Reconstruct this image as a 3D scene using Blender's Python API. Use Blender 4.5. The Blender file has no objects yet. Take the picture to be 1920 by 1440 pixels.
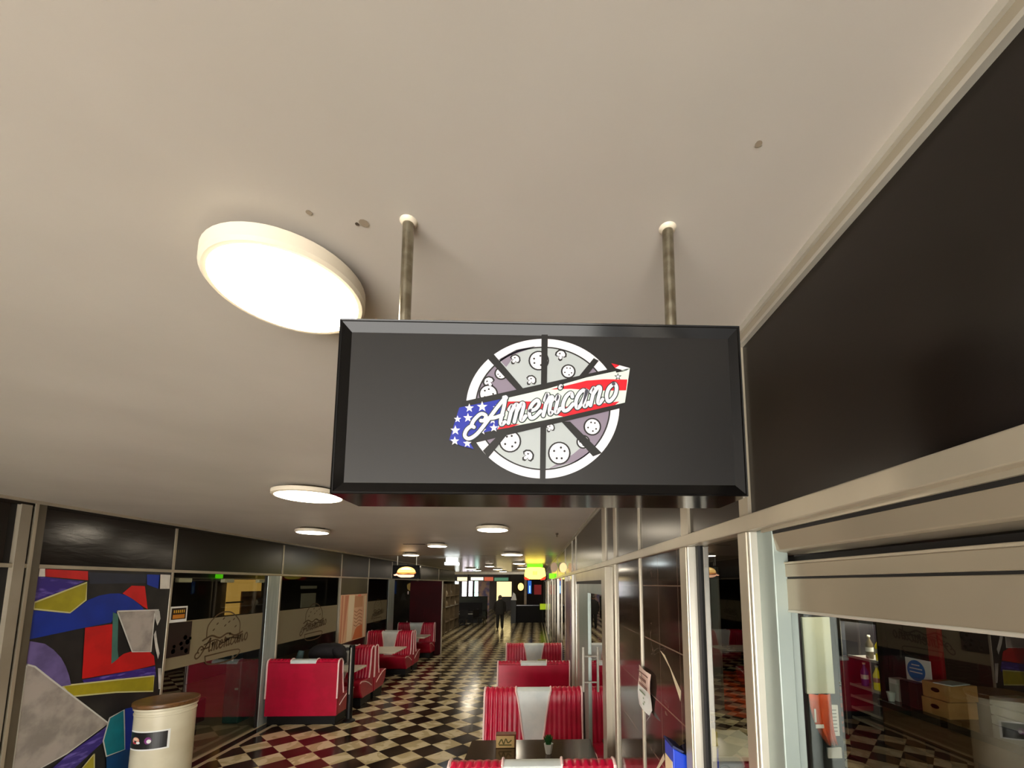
import bpy, bmesh, math, random
from mathutils import Vector, Matrix
random.seed(7)
S = bpy.context.scene
COL = S.collection
PI = math.pi

# ------------------------------------------------------------------ camera
cam_d = bpy.data.cameras.new('camera'); cam = bpy.data.objects.new('camera', cam_d); COL.objects.link(cam)
cam_d.sensor_fit = 'HORIZONTAL'; cam_d.sensor_width = 36.0
cam_d.lens = 36.0 * 800.0 / 1920.0
cam_d.shift_x = -0.0354167; cam_d.shift_y = 0.1478125
cam_d.clip_start = 0.02; cam_d.clip_end = 200
cam.location = (0, 0, 2.3)
cam.rotation_euler = (math.radians(90 + 6.50364), 0, math.radians(-1.7784))
S.camera = cam

# ------------------------------------------------------------------ world, light level
W = bpy.data.worlds.new('world'); S.world = W; W.use_nodes = True
W.node_tree.nodes['Background'].inputs[0].default_value = (1.0, 0.965, 0.91, 1)
W.node_tree.nodes['Background'].inputs[1].default_value = 3.4
S.view_settings.view_transform = 'Standard'
S.view_settings.look = 'None'
S.view_settings.exposure = 2.13
S.view_settings.gamma = 1.0
S.view_settings.use_curve_mapping = False
LAMP = 7.0          # emission of the round ceiling lamps

# ------------------------------------------------------------------ materials
def s2l(c):
    return tuple(((x/255.0)/12.92 if x/255.0 <= 0.04045 else ((x/255.0+0.055)/1.055)**2.4) for x in c)
MATS = {}
def mat(name, rgb=None, rough=0.5, metal=0.0, emit=0.0, ergb=None, spec=0.5, coat=0.0, coat_rough=0.05):
    if name in MATS: return MATS[name]
    m = bpy.data.materials.new(name); m.use_nodes = True
    b = m.node_tree.nodes['Principled BSDF']
    c = s2l(rgb)
    b.inputs['Base Color'].default_value = (*c, 1); b.inputs['Roughness'].default_value = rough
    b.inputs['Metallic'].default_value = metal
    b.inputs['Specular IOR Level'].default_value = spec
    b.inputs['Coat Weight'].default_value = coat; b.inputs['Coat Roughness'].default_value = coat_rough
    if emit > 0:
        b.inputs['Emission Color'].default_value = (*s2l(ergb or rgb), 1); b.inputs['Emission Strength'].default_value = emit
    MATS[name] = m
    return m
class NT:
    def __init__(s, m): s.t = m.node_tree; s.n = s.t.nodes; s.l = s.t.links
    def new(s, typ, **kw):
        n = s.n.new(typ)
        for k, v in kw.items(): setattr(n, k, v)
        return n
    def put(s, sock, val):
        if hasattr(val, 'is_output'): s.l.new(val, sock)
        else: sock.default_value = val
    def math(s, op, a, b=0.0, c=0.0):
        n = s.new('ShaderNodeMath', operation=op)
        s.put(n.inputs[0], a); s.put(n.inputs[1], b); s.put(n.inputs[2], c)
        return n.outputs[0]
    def mix(s, fac, a, b):
        n = s.new('ShaderNodeMix', data_type='RGBA')
        s.put(n.inputs[0], fac); s.put(n.inputs[6], a); s.put(n.inputs[7], b)
        return n.outputs[2]
    def noise(s, scale, detail=3.0, vec=None, dist=0.0):
        n = s.new('ShaderNodeTexNoise'); n.inputs['Scale'].default_value = scale
        n.inputs['Detail'].default_value = detail; n.inputs['Distortion'].default_value = dist
        if vec is not None: s.l.new(vec, n.inputs['Vector'])
        return n.outputs['Fac']
    def ramp(s, fac, lo, hi):
        n = s.new('ShaderNodeMapRange'); n.interpolation_type = 'SMOOTHSTEP'
        s.put(n.inputs[0], fac); n.inputs[1].default_value = lo; n.inputs[2].default_value = hi
        return n.outputs[0]
    def pos(s):
        g = s.new('ShaderNodeNewGeometry'); x = s.new('ShaderNodeSeparateXYZ'); s.l.new(g.outputs['Position'], x.inputs[0])
        return g.outputs['Position'], x.outputs[0], x.outputs[1], x.outputs[2]
    def bump(s, h, strength, dist=0.01):
        n = s.new('ShaderNodeBump'); n.inputs['Strength'].default_value = strength; n.inputs['Distance'].default_value = dist
        s.l.new(h, n.inputs['Height']); s.l.new(n.outputs[0], s.n['Principled BSDF'].inputs['Normal'])
def c4(rgb): return (*s2l(rgb), 1)

def noisy(name, rgb, rgb2, scale, rough=0.5, bump=0.0, metal=0.0, lo=0.35, hi=0.65, spec=0.5, stretch=None):
    if name in MATS: return MATS[name]
    m = mat(name, rgb, rough, metal, spec=spec); t = NT(m)
    vec = None
    if stretch:
        mp = t.new('ShaderNodeMapping'); mp.inputs['Scale'].default_value = stretch
        p, *_ = t.pos(); t.l.new(p, mp.inputs[0]); vec = mp.outputs[0]
    else:
        vec = t.pos()[0]
    f = t.noise(scale, 4, vec)
    t.l.new(t.mix(t.ramp(f, lo, hi), c4(rgb), c4(rgb2)), t.n['Principled BSDF'].inputs['Base Color'])
    if bump: t.bump(f, bump)
    return m

def mat_floor():
    m = mat('checker_marble', (200, 190, 160), 0.16); t = NT(m)
    p, x, y, z = t.pos()
    D = 0.3175 * math.sqrt(2)              # diagonal of a tile
    a = t.math('DIVIDE', t.math('SUBTRACT', x, -2.155), D)
    b = t.math('DIVIDE', t.math('SUBTRACT', y, 6.049), D)
    u = t.math('ADD', t.math('ADD', a, b), 0.5); v = t.math('ADD', t.math('SUBTRACT', a, b), 0.5)
    par = t.math('ADD', t.math('FLOOR', u), t.math('FLOOR', v))
    dark = t.math('FLOORED_MODULO', par, 2.0)
    veins = t.ramp(t.noise(3.0, 8, p, 1.5), 0.46, 0.54)
    lightc = t.mix(veins, c4((226, 213, 176)), c4((196, 180, 140)))
    darkc = t.mix(t.ramp(t.noise(2.2, 6, p, 0.8), 0.4, 0.62), c4((34, 24, 18)), c4((62, 46, 34)))
    def edge(s):
        fr = t.math('FRACT', s); return t.math('MINIMUM', fr, t.math('SUBTRACT', 1.0, fr))
    g = t.math('LESS_THAN', t.math('MINIMUM', edge(u), edge(v)), 0.008)
    col = t.mix(dark, lightc, darkc)
    col = t.mix(g, col, c4((110, 95, 72)))
    # border bands along both shop fronts
    def band(lo, hi): return t.math('MULTIPLY', t.math('GREATER_THAN', x, lo), t.math('LESS_THAN', x, hi))
    dk = c4((26, 18, 15)); lt = c4((205, 192, 160))
    for lo, hi, c in ((-9, -4.24, lt), (-4.44, -4.31, dk), (0.38, 1, dk), (0.40, 0.44, lt), (0.52, 0.57, lt)):
        col = t.mix(band(lo, hi), col, c)
    t.l.new(col, t.n['Principled BSDF'].inputs['Base Color'])
    t.put(t.n['Principled BSDF'].inputs['Roughness'], t.math('ADD', 0.10, t.math('MULTIPLY', t.noise(6, 3, p), 0.12)))
    return m
def mat_ceiling():
    m = mat('painted_ceiling', (196, 186, 172), 0.42, spec=0.45); t = NT(m)
    p, x, y, z = t.pos()
    f = t.noise(1.3, 4, p)
    t.l.new(t.mix(t.ramp(f, 0.3, 0.7), c4((198, 191, 182)), c4((189, 182, 173))), t.n['Principled BSDF'].inputs['Base Color'])
    t.put(t.n['Principled BSDF'].inputs['Roughness'], t.math('SUBTRACT', 0.45, t.math('MULTIPLY', t.ramp(y, 4.0, 15.0), 0.25)))
    t.bump(t.math('ADD', t.noise(55, 4, p), t.math('MULTIPLY', t.noise(9, 2, p), 2.0)), 0.10, 0.004)
    return m
def mat_tile():
    m = mat('black_marble_tile', (40, 30, 25), 0.1, spec=0.6); t = NT(m)
    p, x, y, z = t.pos()
    fz = t.math('FRACT', t.math('DIVIDE', t.math('SUBTRACT', z, 0.072), 0.2775))
    fz = t.math('MINIMUM', fz, t.math('SUBTRACT', 1.0, fz))
    fy = t.math('FRACT', t.math('DIVIDE', t.math('SUBTRACT', y, 1.79), 0.2865))
    fy = t.math('MINIMUM', fy, t.math('SUBTRACT', 1.0, fy))
    g = t.math('MAXIMUM', t.math('LESS_THAN', fz, 0.011), t.math('LESS_THAN', fy, 0.007))
    base = t.mix(t.ramp(t.noise(4, 8, p, 1.0), 0.42, 0.7), c4((40, 29, 23)), c4((60, 45, 36)))
    vein = t.math('LESS_THAN', t.math('ABSOLUTE', t.math('SUBTRACT', t.noise(2.2, 6, p, 2.0), 0.62)), 0.0022)
    base = t.mix(vein, base, c4((120, 104, 90)))
    t.l.new(t.mix(g, base, c4((118, 98, 84))), t.n['Principled BSDF'].inputs['Base Color'])
    return m
def mat_scuffed():
    m = mat('scuffed_black_panel', (30, 22, 17), 0.2); t = NT(m)
    p, x, y, z = t.pos()
    mp = t.new('ShaderNodeMapping'); mp.inputs['Scale'].default_value = (1, 1.2, 5); t.l.new(p, mp.inputs[0])
    f = t.noise(2.5, 6, mp.outputs[0], 0.6)
    t.l.new(t.mix(t.math('GREATER_THAN', f, 0.735), c4((24, 17, 13)), c4((80, 70, 58))), t.n['Principled BSDF'].inputs['Base Color'])
    t.put(t.n['Principled BSDF'].inputs['Roughness'], t.math('ADD', 0.14, t.math('MULTIPLY', f, 0.1)))
    t.bump(f, 0.06, 0.02)
    return m
def mat_glass(name='shop_glass', tint=(222, 232, 226), ior=1.55, boost=1.6):
    if name in MATS: return MATS[name]
    m = bpy.data.materials.new(name); m.use_nodes = True; t = NT(m)
    t.n.remove(t.n['Principled BSDF'])
    fr = t.new('ShaderNodeFresnel'); fr.inputs[0].default_value = ior
    tr = t.new('ShaderNodeBsdfTransparent'); tr.inputs[0].default_value = c4(tint)
    gl = t.new('ShaderNodeBsdfGlossy'); gl.inputs['Roughness'].default_value = 0.0
    mx = t.new('ShaderNodeMixShader')
    fac = t.math('MINIMUM', t.math('MULTIPLY', fr.outputs[0], boost), 1.0)
    t.l.new(fac, mx.inputs[0]); t.l.new(tr.outputs[0], mx.inputs[1]); t.l.new(gl.outputs[0], mx.inputs[2])
    t.l.new(mx.outputs[0], t.n['Material Output'].inputs[0])
    MATS[name] = m
    return m
def mat_frost():
    if 'frosted_film' in MATS: return MATS['frosted_film']
    m = bpy.data.materials.new('frosted_film'); m.use_nodes = True; t = NT(m)
    b = t.n['Principled BSDF']; b.inputs['Base Color'].default_value = c4((150, 140, 112)); b.inputs['Roughness'].default_value = 0.35
    tr = t.new('ShaderNodeBsdfTransparent'); tr.inputs[0].default_value = c4((200, 190, 160))
    mx = t.new('ShaderNodeMixShader'); mx.inputs[0].default_value = 0.8
    t.l.new(tr.outputs[0], mx.inputs[1]); t.l.new(b.outputs[0], mx.inputs[2]); t.l.new(mx.outputs[0], t.n['Material Output'].inputs[0])
    MATS['frosted_film'] = m
    return m

FLOOR = mat_floor(); CEIL = mat_ceiling(); TILE = mat_tile(); SCUFF = mat_scuffed(); GLASS = mat_glass(); GLASSL = mat_glass('clear_shop_glass', (226, 232, 226), 1.5, 0.2); FROST = mat_frost()
PANEL = noisy('black_panel', (22, 17, 14), (28, 22, 18), 1.5, 0.26, spec=.35)
PANEL2 = noisy('dark_brown_panel', (34, 26, 19), (40, 31, 23), 1.2, 0.25, spec=.4)
ALU = noisy('beige_aluminium', (178, 168, 148), (166, 156, 138), 3, 0.32, metal=0.35, stretch=(5, 1, .3))
ALU2 = noisy('pale_aluminium', (200, 196, 184), (184, 180, 168), 3, 0.3, metal=0.4, stretch=(5, 1, .3))
JAMB = noisy('grey_green_aluminium', (150, 160, 152), (138, 149, 143), 2.5, 0.4, metal=0.2)
SHUT = noisy('shutter_aluminium', (172, 160, 140), (160, 149, 130), 2, 0.28, metal=0.45)
DARKGAP = mat('dark_gap', (22, 20, 20), 0.6)
STEEL = noisy('brushed_steel', (176, 170, 152), (140, 132, 114), 30, 0.22, metal=1.0)
RED = noisy('crimson_vinyl', (190, 4, 54), (176, 3, 46), 6, 0.34, bump=0.03)
REDD = noisy('crimson_vinyl_seat', (172, 4, 44), (156, 3, 38), 6, 0.32, bump=0.03)
WHITEV = noisy('white_vinyl', (222, 228, 226), (206, 216, 216), 5, 0.4)
PIPE = mat('white_piping', (246, 214, 212), 0.4)
BLACK = mat('black_plinth', (11, 10, 10), 0.5, spec=.3)
WOODD = noisy('dark_table_wood', (48, 34, 22), (62, 45, 30), 3, 0.14, stretch=(1, 9, 9))
WOODL = noisy('brown_lid_wood', (112, 78, 44), (86, 58, 32), 6, 0.35, stretch=(1, 8, 8))
WTOP = mat('white_table_top', (226, 222, 205), 0.25)
LAMPM = mat('lamp_diffuser', (255, 244, 226), 0.5, emit=LAMP, ergb=(255, 240, 214))
HOUS = mat('lamp_housing', (226, 214, 192), 0.4)

# ------------------------------------------------------------------ mesh builder
class MB:
    def __init__(s): s.v = []; s.f = []; s.fm = []; s.mats = []
    def mi(s, m):
        if m not in s.mats: s.mats.append(m)
        return s.mats.index(m)
    def face(s, pts, m):
        n = len(s.v); s.v += [tuple(p) for p in pts]; s.f.append(tuple(range(n, n+len(pts)))); s.fm.append(s.mi(m)); return s
    def box(s, a, b, m):
        x0, y0, z0 = a; x1, y1, z1 = b; n = len(s.v); k = s.mi(m)
        s.v += [(x0,y0,z0),(x1,y0,z0),(x1,y1,z0),(x0,y1,z0),(x0,y0,z1),(x1,y0,z1),(x1,y1,z1),(x0,y1,z1)]
        for q in ((0,3,2,1),(4,5,6,7),(0,1,5,4),(1,2,6,5),(2,3,7,6),(3,0,4,7)):
            s.f.append(tuple(n+i for i in q)); s.fm.append(k)
        return s
    def prism(s, pts, axis, t0, t1, m):
        def P(p, t):
            return (t, p[0], p[1]) if axis == 'x' else (p[0], t, p[1]) if axis == 'y' else (p[0], p[1], t)
        n = len(s.v); k = s.mi(m); N = len(pts)
        s.v += [P(p, t0) for p in pts] + [P(p, t1) for p in pts]
        s.f.append(tuple(n+i for i in range(N))); s.f.append(tuple(n+N+i for i in reversed(range(N)))); s.fm += [k, k]
        for i in range(N):
            j = (i+1) % N; s.f.append((n+i, n+N+i, n+N+j, n+j)); s.fm.append(k)
        return s
    def lathe(s, c, prof, m, n=32):
        k = s.mi(m); b = len(s.v); cx, cy, cz = c
        for r, z in prof:
            for i in range(n):
                a = 2*PI*i/n; s.v.append((cx+r*math.cos(a), cy+r*math.sin(a), cz+z))
        for j in range(len(prof)-1):
            for i in range(n):
                i2 = (i+1) % n
                s.f.append((b+j*n+i, b+j*n+i2, b+(j+1)*n+i2, b+(j+1)*n+i)); s.fm.append(k)
        if prof[0][0] > 1e-6: s.f.append(tuple(b+i for i in reversed(range(n)))); s.fm.append(k)
        if prof[-1][0] > 1e-6: s.f.append(tuple(b+(len(prof)-1)*n+i for i in range(n))); s.fm.append(k)
        return s
    def tube(s, path, r, m, n=8, close=True):
        k = s.mi(m); b = len(s.v); P = [Vector(p) for p in path]
        rr = r if isinstance(r, (list, tuple)) else [r]*len(P)
        for i, p in enumerate(P):
            d = (P[min(i+1, len(P)-1)] - P[max(i-1, 0)]).normalized()
            a = d.orthogonal().normalized() if i == 0 else (pa - d*pa.dot(d)).normalized()
            pa = a; q = d.cross(a)
            for j in range(n):
                t = 2*PI*j/n; s.v.append(tuple(p + (a*math.cos(t) + q*math.sin(t))*rr[i]))
        for i in range(len(P)-1):
            for j in range(n):
                j2 = (j+1) % n; s.f.append((b+i*n+j, b+i*n+j2, b+(i+1)*n+j2, b+(i+1)*n+j)); s.fm.append(k)
        if close:
            s.f.append(tuple(b+j for j in reversed(range(n)))); s.f.append(tuple(b+(len(P)-1)*n+j for j in range(n))); s.fm += [k, k]
        return s
    def grid(s, rows, m, close=False):
        k = s.mi(m); b = len(s.v); w = len(rows[0])
        for r in rows: s.v += [tuple(p) for p in r]
        for i in range(len(rows)-1):
            for j in range(w-1):
                s.f.append((b+i*w+j, b+i*w+j+1, b+(i+1)*w+j+1, b+(i+1)*w+j)); s.fm.append(k)
        return s
    def ball(s, c, r, m, n=16, k=10, sq=(1, 1, 1)):
        prof = []
        b0 = len(s.v)
        s.lathe((0, 0, 0), [(max(1e-4, math.sin(PI*i/k)), -math.cos(PI*i/k)) for i in range(k+1)], m, n)
        for i in range(b0, len(s.v)):
            x, y, z = s.v[i]; s.v[i] = (c[0]+x*r*sq[0], c[1]+y*r*sq[1], c[2]+z*r*sq[2])
        return s
    def build(s, name, parent=None, o=(0, 0, 0), smooth=False, bevel=0.0, seg=2, normals=True):
        me = bpy.data.meshes.new(name)
        me.from_pydata([(x-o[0], y-o[1], z-o[2]) for x, y, z in s.v], [], s.f)
        for m in s.mats: me.materials.append(m)
        me.polygons.foreach_set('material_index', s.fm)
        if normals:
            bm = bmesh.new(); bm.from_mesh(me); bmesh.ops.recalc_face_normals(bm, faces=bm.faces); bm.to_mesh(me); bm.free()
        if smooth:
            me.shade_smooth(); me.set_sharp_from_angle(angle=math.radians(38))
        me.update()
        ob = bpy.data.objects.new(name, me); COL.objects.link(ob)
        if parent is not None: ob.parent = parent
        else: ob.location = o
        if bevel:
            md = ob.modifiers.new('bevel', 'BEVEL'); md.width = bevel; md.segments = seg; md.limit_method = 'ANGLE'
        return ob

def tag(o, label, cat, group=None, kind=None):
    o['label'] = label; o['category'] = cat
    if group: o['group'] = group
    if kind: o['kind'] = kind
    return o
def thing(name, label, cat, loc=(0, 0, 0), rz=0.0, group=None, kind=None):
    o = bpy.data.objects.new(name, None); COL.objects.link(o); o.empty_display_size = 0.1
    o.location = loc; o.rotation_euler = (0, 0, rz)
    return tag(o, label, cat, group, kind)
def struct(o, label=None, cat=None):
    o['kind'] = 'structure'
    if label: o['label'] = label
    if cat: o['category'] = cat
    return o
def copy_tree(o, parent=None):
    c = o.copy(); COL.objects.link(c)
    if parent is not None: c.parent = parent
    for ch in list(o.children): copy_tree(ch, c)
    return c
def sub(o, parent):            # make a built mesh a sub-part
    o.parent = parent; return o

XL, XR, H = -4.46, 0.60, 3.04

# ------------------------------------------------------------------ floor, ceiling
b = MB(); b.box((-13, -4.0, -0.1), (7.5, 41, 0), FLOOR)
struct(b.build('floor'), 'polished floor of diagonal black and cream marble tiles', 'floor')
b = MB(); b.box((-4.7, -4.0, H), (0.9, 27, H+0.12), CEIL)
b.box((-13, 24.2, H), (-4.7, 27, H+0.12), CEIL)
b2 = MB(); b2.box((-4.7, -4.2, 2.3), (0.9, -4.0, H+.12), CEIL); struct(b2.build('light_baffle'), 'unseen baffle added behind the viewer to dim the near ceiling', 'wall')  # added baffle keeps some of the entering light off the near ceiling
ceil = struct(b.build('ceiling'), 'plain beige painted ceiling with round lamps', 'ceiling')
PATCH = mat('ceiling_hole', (78, 66, 54), 0.8); PATCHL = mat('ceiling_filler', (150, 136, 118), 0.7)
for x, y, r, m in ((-.455, .79, .006, PATCHL), (-.37, .815, .004, PATCH), (-.355, .812, .010, PATCHL), (.375, .63, .006, PATCHL)):
    q = MB(); q.lathe((x, y, H-.0015), [(r, 0), (r*.6, .003)], m, 10); q.build('patch', ceil)
b = MB(); b.box((-13, 27, 3.5), (2, 41, 3.6), noisy('hall_ceiling', (92, 76, 62), (80, 66, 54), 2, 0.5))
b.box((-13, 27, H-.14), (2, 27.12, 3.5), ALU)
struct(b.build('trim_1'), 'pale beam where the ceiling steps to the far hall', 'beam')

# right ceiling trim: stepped aluminium strip
b = MB(); b.box((XR-.012, -4.0, 3.022), (XR+.01, 27, H), ALU2).box((XR-.004, -4.0, 2.996), (XR+.02, 27, 3.022), ALU).box((XR-.010, -4.0, 2.986), (XR+.02, 27, 2.996), ALU2)
struct(b.build('trim_2'), 'stepped aluminium strip between ceiling and black right fascia', 'trim')
b = MB(); b.box((XL, -4.0, 3.012), (XL+.025, 24, H), ALU).box((XL-.01, -4.0, 2.985), (XL+.01, 24, 3.012), PANEL)
struct(b.build('trim_3'), 'thin strip between ceiling and left fascia', 'trim')

# ------------------------------------------------------------------ right wall
wr = bpy.data.objects.new('wall_right', None); COL.objects.link(wr); struct(wr, 'right shop front: black fascia over aluminium frames', 'wall')
ys = [(-4.0, 1.16), (1.21, 1.63), (1.71, 2.42), (2.425, 3.12), (3.21, 3.58), (3.77, 6.24), (6.3, 6.86), (6.95, 8.43), (8.5, 11.4), (11.5, 15), (15.1, 20), (20.1, 27)]
for i, (a, c) in enumerate(ys):
    q = MB(); q.box((XR+.004, a, 2.49), (XR+.06, c, 2.99), PANEL if i == 0 else PANEL2); q.build('fascia_panel', wr)
for i in range(len(ys)-1):
    a, c = ys[i][1], ys[i+1][0]
    q = MB(); q.box((XR-.006, a-.002, 2.49), (XR+.06, max(c, a+.02), 2.99), ALU); q.build('mullion', wr)
q = MB()
q.box((XR-.02, -4.0, 2.445), (XR+.06, 27, 2.49), ALU)
q.build('transom', wr, bevel=.003)
pn = 20
for a, c, m in ((1.16, 1.21, ALU), (1.64, 1.71, ALU), (3.14, 3.21, ALU), (3.58, 3.77, ALU), (6.2, 6.3, ALU2), (6.86, 6.95, ALU2), (8.43, 8.5, ALU), (11.4, 11.5, ALU2), (15, 15.1, ALU), (20, 20.1, ALU2)):
    q = MB(); q.box((XR-.016, a, 0), (XR+.06, c, 2.445), m)
    if a == 1.16 or a == 1.64: q.box((XR-.012, a-.012, 0), (XR+.05, a, 2.445), ALU2)
    pn += 1; struct(q.build('trim_%d' % pn, bevel=.004, o=(XR, a, 0)), 'upright aluminium post of the right shop front', 'post')
wt = bpy.data.objects.new('wall_right_tiled', None); COL.objects.link(wt); struct(wt, 'black marble tiled pier of the right shop front', 'wall')
q = MB(); q.box((XR, 1.71, 0), (XR+.06, 3.12, 2.445), TILE); q.build('tile_cladding', wt)
q = MB(); q.box((XR-.008, 2.415, 0), (XR+.05, 2.432, 2.445), ALU); q.build('cover_strip', wt)
q = MB()      # pale streaks on the marble tiles
STREAK = mat('pale_streak', (206, 192, 164), 0.6)
q.face([(XR-.001, 2.07, 1.985), (XR-.001, 2.0, 1.975), (XR-.001, 1.79, 1.865), (XR-.001, 1.80, 1.82), (XR-.001, 1.93, 1.93)], STREAK)
q.face([(XR-.001, 2.06, 1.52), (XR-.001, 2.045, 1.50), (XR-.001, 2.24, 1.345), (XR-.001, 2.25, 1.35)], STREAK)
q.build('tile_streak', wt, normals=False)

# grey closed fronts far along the right wall
GREYS = noisy('grey_blind', (118, 116, 104), (92, 92, 84), 5, 0.3, stretch=(1, 6, .3))
GREYD = noisy('grey_blind_dark', (78, 78, 70), (60, 60, 54), 5, 0.3, stretch=(1, 6, .3))
wn = 0
for a, c, m in ((6.3, 6.86, GREYS), (6.95, 8.43, GREYD), (8.5, 11.4, GREYS), (11.5, 15, GREYD), (15.1, 20, GREYS), (20.1, 27, GREYS)):
    wn += 1
    w = bpy.data.objects.new('window_%d' % (wn+10), None); COL.objects.link(w); struct(w, 'grey blind behind glass on the right, bay %d from the door' % wn, 'window')
    q = MB(); q.box((XR+.05, a, 0), (XR+.07, c, 2.445), m); q.build('blind', w)
    q = MB(); q.face([(XR+.02, a, .05), (XR+.02, c, .05), (XR+.02, c, 2.445), (XR+.02, a, 2.445)], GLASS); q.build('pane', w)
    q = MB(); q.box((XR, (a+c)/2-.02, 0), (XR+.05, (a+c)/2+.02, 2.445), ALU); q.build('mullion', w)
# posters stuck on that front
q = MB(); q.box((XR-.006, 7.2, .7), (XR+.004, 8.3, 2.35), noisy('violet_poster', (120, 96, 120), (170, 140, 120), 3, .4))
tag(q.build('poster', o=(XR, 7.75, .7)), 'narrow violet and beige poster on the right shop front past the door', 'poster')

# window_1 : pane between the two posts
w = bpy.data.objects.new('window_1', None); COL.objects.link(w); struct(w, 'narrow glass pane between two aluminium posts on the right', 'window')
q = MB(); q.face([(XR+.03, 1.21, 0), (XR+.03, 1.63, 0), (XR+.03, 1.63, 2.445), (XR+.03, 1.21, 2.445)], GLASS); q.build('pane', w)
q = MB(); q.box((XR+.02, 1.21, 0), (XR+.04, 1.222, 2.445), DARKGAP).box((XR+.02, 1.605, 0), (XR+.04, 1.63, 2.445), DARKGAP); q.build('gasket', w)
# glass strip and door
w = bpy.data.objects.new('window_2', None); COL.objects.link(w); struct(w, 'slim glass strip beside the glass door on the right', 'window')
q = MB(); q.face([(XR+.03, 3.21, 0), (XR+.03, 3.58, 0), (XR+.03, 3.58, 2.445), (XR+.03, 3.21, 2.445)], GLASS); q.build('pane', w)
q = MB(); q.box((XR+.45, 3.0, 0), (XR+.5, 3.8, 2.44), mat('teal_grey_back', (52, 62, 60), .6)); q.build('backing', w)
d = bpy.data.objects.new('door_1', None); COL.objects.link(d); struct(d, 'glass door with grey frame and steel pull handle on the right', 'door')
q = MB(); q.box((XR, 4.9, 0), (XR+.05, 5.86, 2.30), JAMB).box((XR, 3.77, 0), (XR+.05, 3.86, 2.30), JAMB).box((XR, 3.86, 2.2), (XR+.05, 4.9, 2.30), JAMB).box((XR, 3.86, 0), (XR+.05, 4.9, .12), JAMB)
q.build('door_frame', d, bevel=.004)
q = MB(); q.box((XR, 3.77, 2.30), (XR+.05, 6.2, 2.335), DARKGAP).box((XR-.01, 3.77, 2.335), (XR+.06, 6.2, 2.445), ALU).box((XR, 5.86, 0), (XR+.05, 6.2, 2.30), ALU2); q.build('header', d)
q = MB(); q.face([(XR+.02, 3.86, .12), (XR+.02, 4.9, .12), (XR+.02, 4.9, 2.2), (XR+.02, 3.86, 2.2)], GLASS); q.build('pane', d)
q = MB(); q.tube([(XR-.06, 4.85, 1.12), (XR-.06, 4.85, 1.60)], .014, ALU2).tube([(XR-.06, 4.85, 1.22), (XR+.02, 4.85, 1.22)], .009, ALU2).tube([(XR-.06, 4.85, 1.5), (XR+.02, 4.85, 1.5)], .009, ALU2)
q.build('door_handle', d, smooth=True)

# ------------------------------------------------------------------ kiosk window with roller shutter (nearest on the right)
w = bpy.data.objects.new('window_3', None); COL.objects.link(w); struct(w, 'kiosk serving window under the half open roller shutter', 'window')
q = MB(); q.box((XR+.01, 1.075, 0), (XR+.05, 1.155, 2.445), JAMB); q.build('jamb', w, bevel=.003)
q = MB(); q.box((XR+.052, 1.10, 0), (XR+.082, 1.17, 2.30), JAMB).box((XR+.044, 1.155, 0), (XR+.0515, 1.16, 2.40), DARKGAP); q.build('guide_rail', w, bevel=.004)
q = MB(); q.face([(XR+.088, -3.95, .98), (XR+.088, 1.10, .98), (XR+.088, 1.10, 2.32), (XR+.088, -3.95, 2.32)], GLASSL); q.build('pane', w)
q = MB(); q.box((XR+.0, -4.0, 0), (XR+.12, 1.075, .98), PANEL); q.build('window_apron', w)
sh = thing('roller_shutter', 'grey aluminium roller shutter pulled halfway down over the kiosk window', 'shutter', (XR, 0, 2.2))
o = (XR, 0, 2.2)
q = MB(); q.prism([(XR+.012, 2.428), (XR+.024, 2.428), (XR+.08, 2.40), (XR+.08, 2.375), (XR+.028, 2.382), (XR+.02, 2.386)], 'y', -3.95, 1.118, SHUT); q.build('shutter_box', sh, o, bevel=.002)
q = MB(); q.box((XR+.005, -3.95, 2.436), (XR+.03, 1.118, 2.445), ALU).box((XR+.012, -3.95, 2.428), (XR+.03, 1.118, 2.437), DARKGAP).box((XR+.065, -3.95, 2.33), (XR+.08, 1.118, 2.37), DARKGAP); q.build('top_seal', sh, o)
q = MB(); q.box((XR+.040, -3.95, 2.318), (XR+.06, 1.128, 2.350), SHUT).box((XR+.037, -3.95, 2.350), (XR+.062, 1.128, 2.356), ALU); q.build('slat', sh, o, bevel=.002)
q = MB(); q.box((XR+.042, -3.95, 2.234), (XR+.06, 1.128, 2.313), SHUT).box((XR+.044, -3.95, 2.312), (XR+.056, 1.128, 2.32), DARKGAP).box((XR+.040, -3.95, 2.229), (XR+.064, 1.128, 2.236), ALU2); q.build('bottom_slat', sh, o, bevel=.002)

# ------------------------------------------------------------------ kiosk interior
def add_fill_panel(name, x, y, z, e, label):  # fill light added to brighten the shop interiors, no lamp is seen there
    q = MB(); q.box((x-.15, y-.5, z-.04), (x+.15, y+.5, z), HOUS); q.box((x-.12, y-.47, z-.05), (x+.12, y+.47, z-.04), mat('fill_panel_%d' % int(e*10), (255, 236, 206), .5, emit=e))
    return tag(q.build(name, o=(x, y, z)), label, 'lamp')
add_fill_panel('fill_panel', 2.0, 2.1, 2.62, 9.0, 'unseen fill light panel added inside the kiosk near the window')
add_fill_panel('fill_panel', 4.6, 8.5, 2.62, 9.0, 'unseen fill light panel added inside the kiosk over the orange floor')
add_fill_panel('fill_panel', -6.6, 8.2, 2.735, .8, 'unseen fill light panel added inside the left shop')
DKB = noisy('kiosk_wall', (30, 18, 15), (40, 24, 19), 2, .5)
b = MB(); b.box((7.2, -4.0, 0), (7.3, 24, 3.0), DKB); b.box((XR+.14, -4.0, 0), (7.3, -3.9, 3.0), DKB); b.box((XR+.1, 23.9, 0), (7.3, 24, 3.0), DKB)
struct(b.build('wall_back'), 'dark wall at the back of the kiosk', 'wall')
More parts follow.
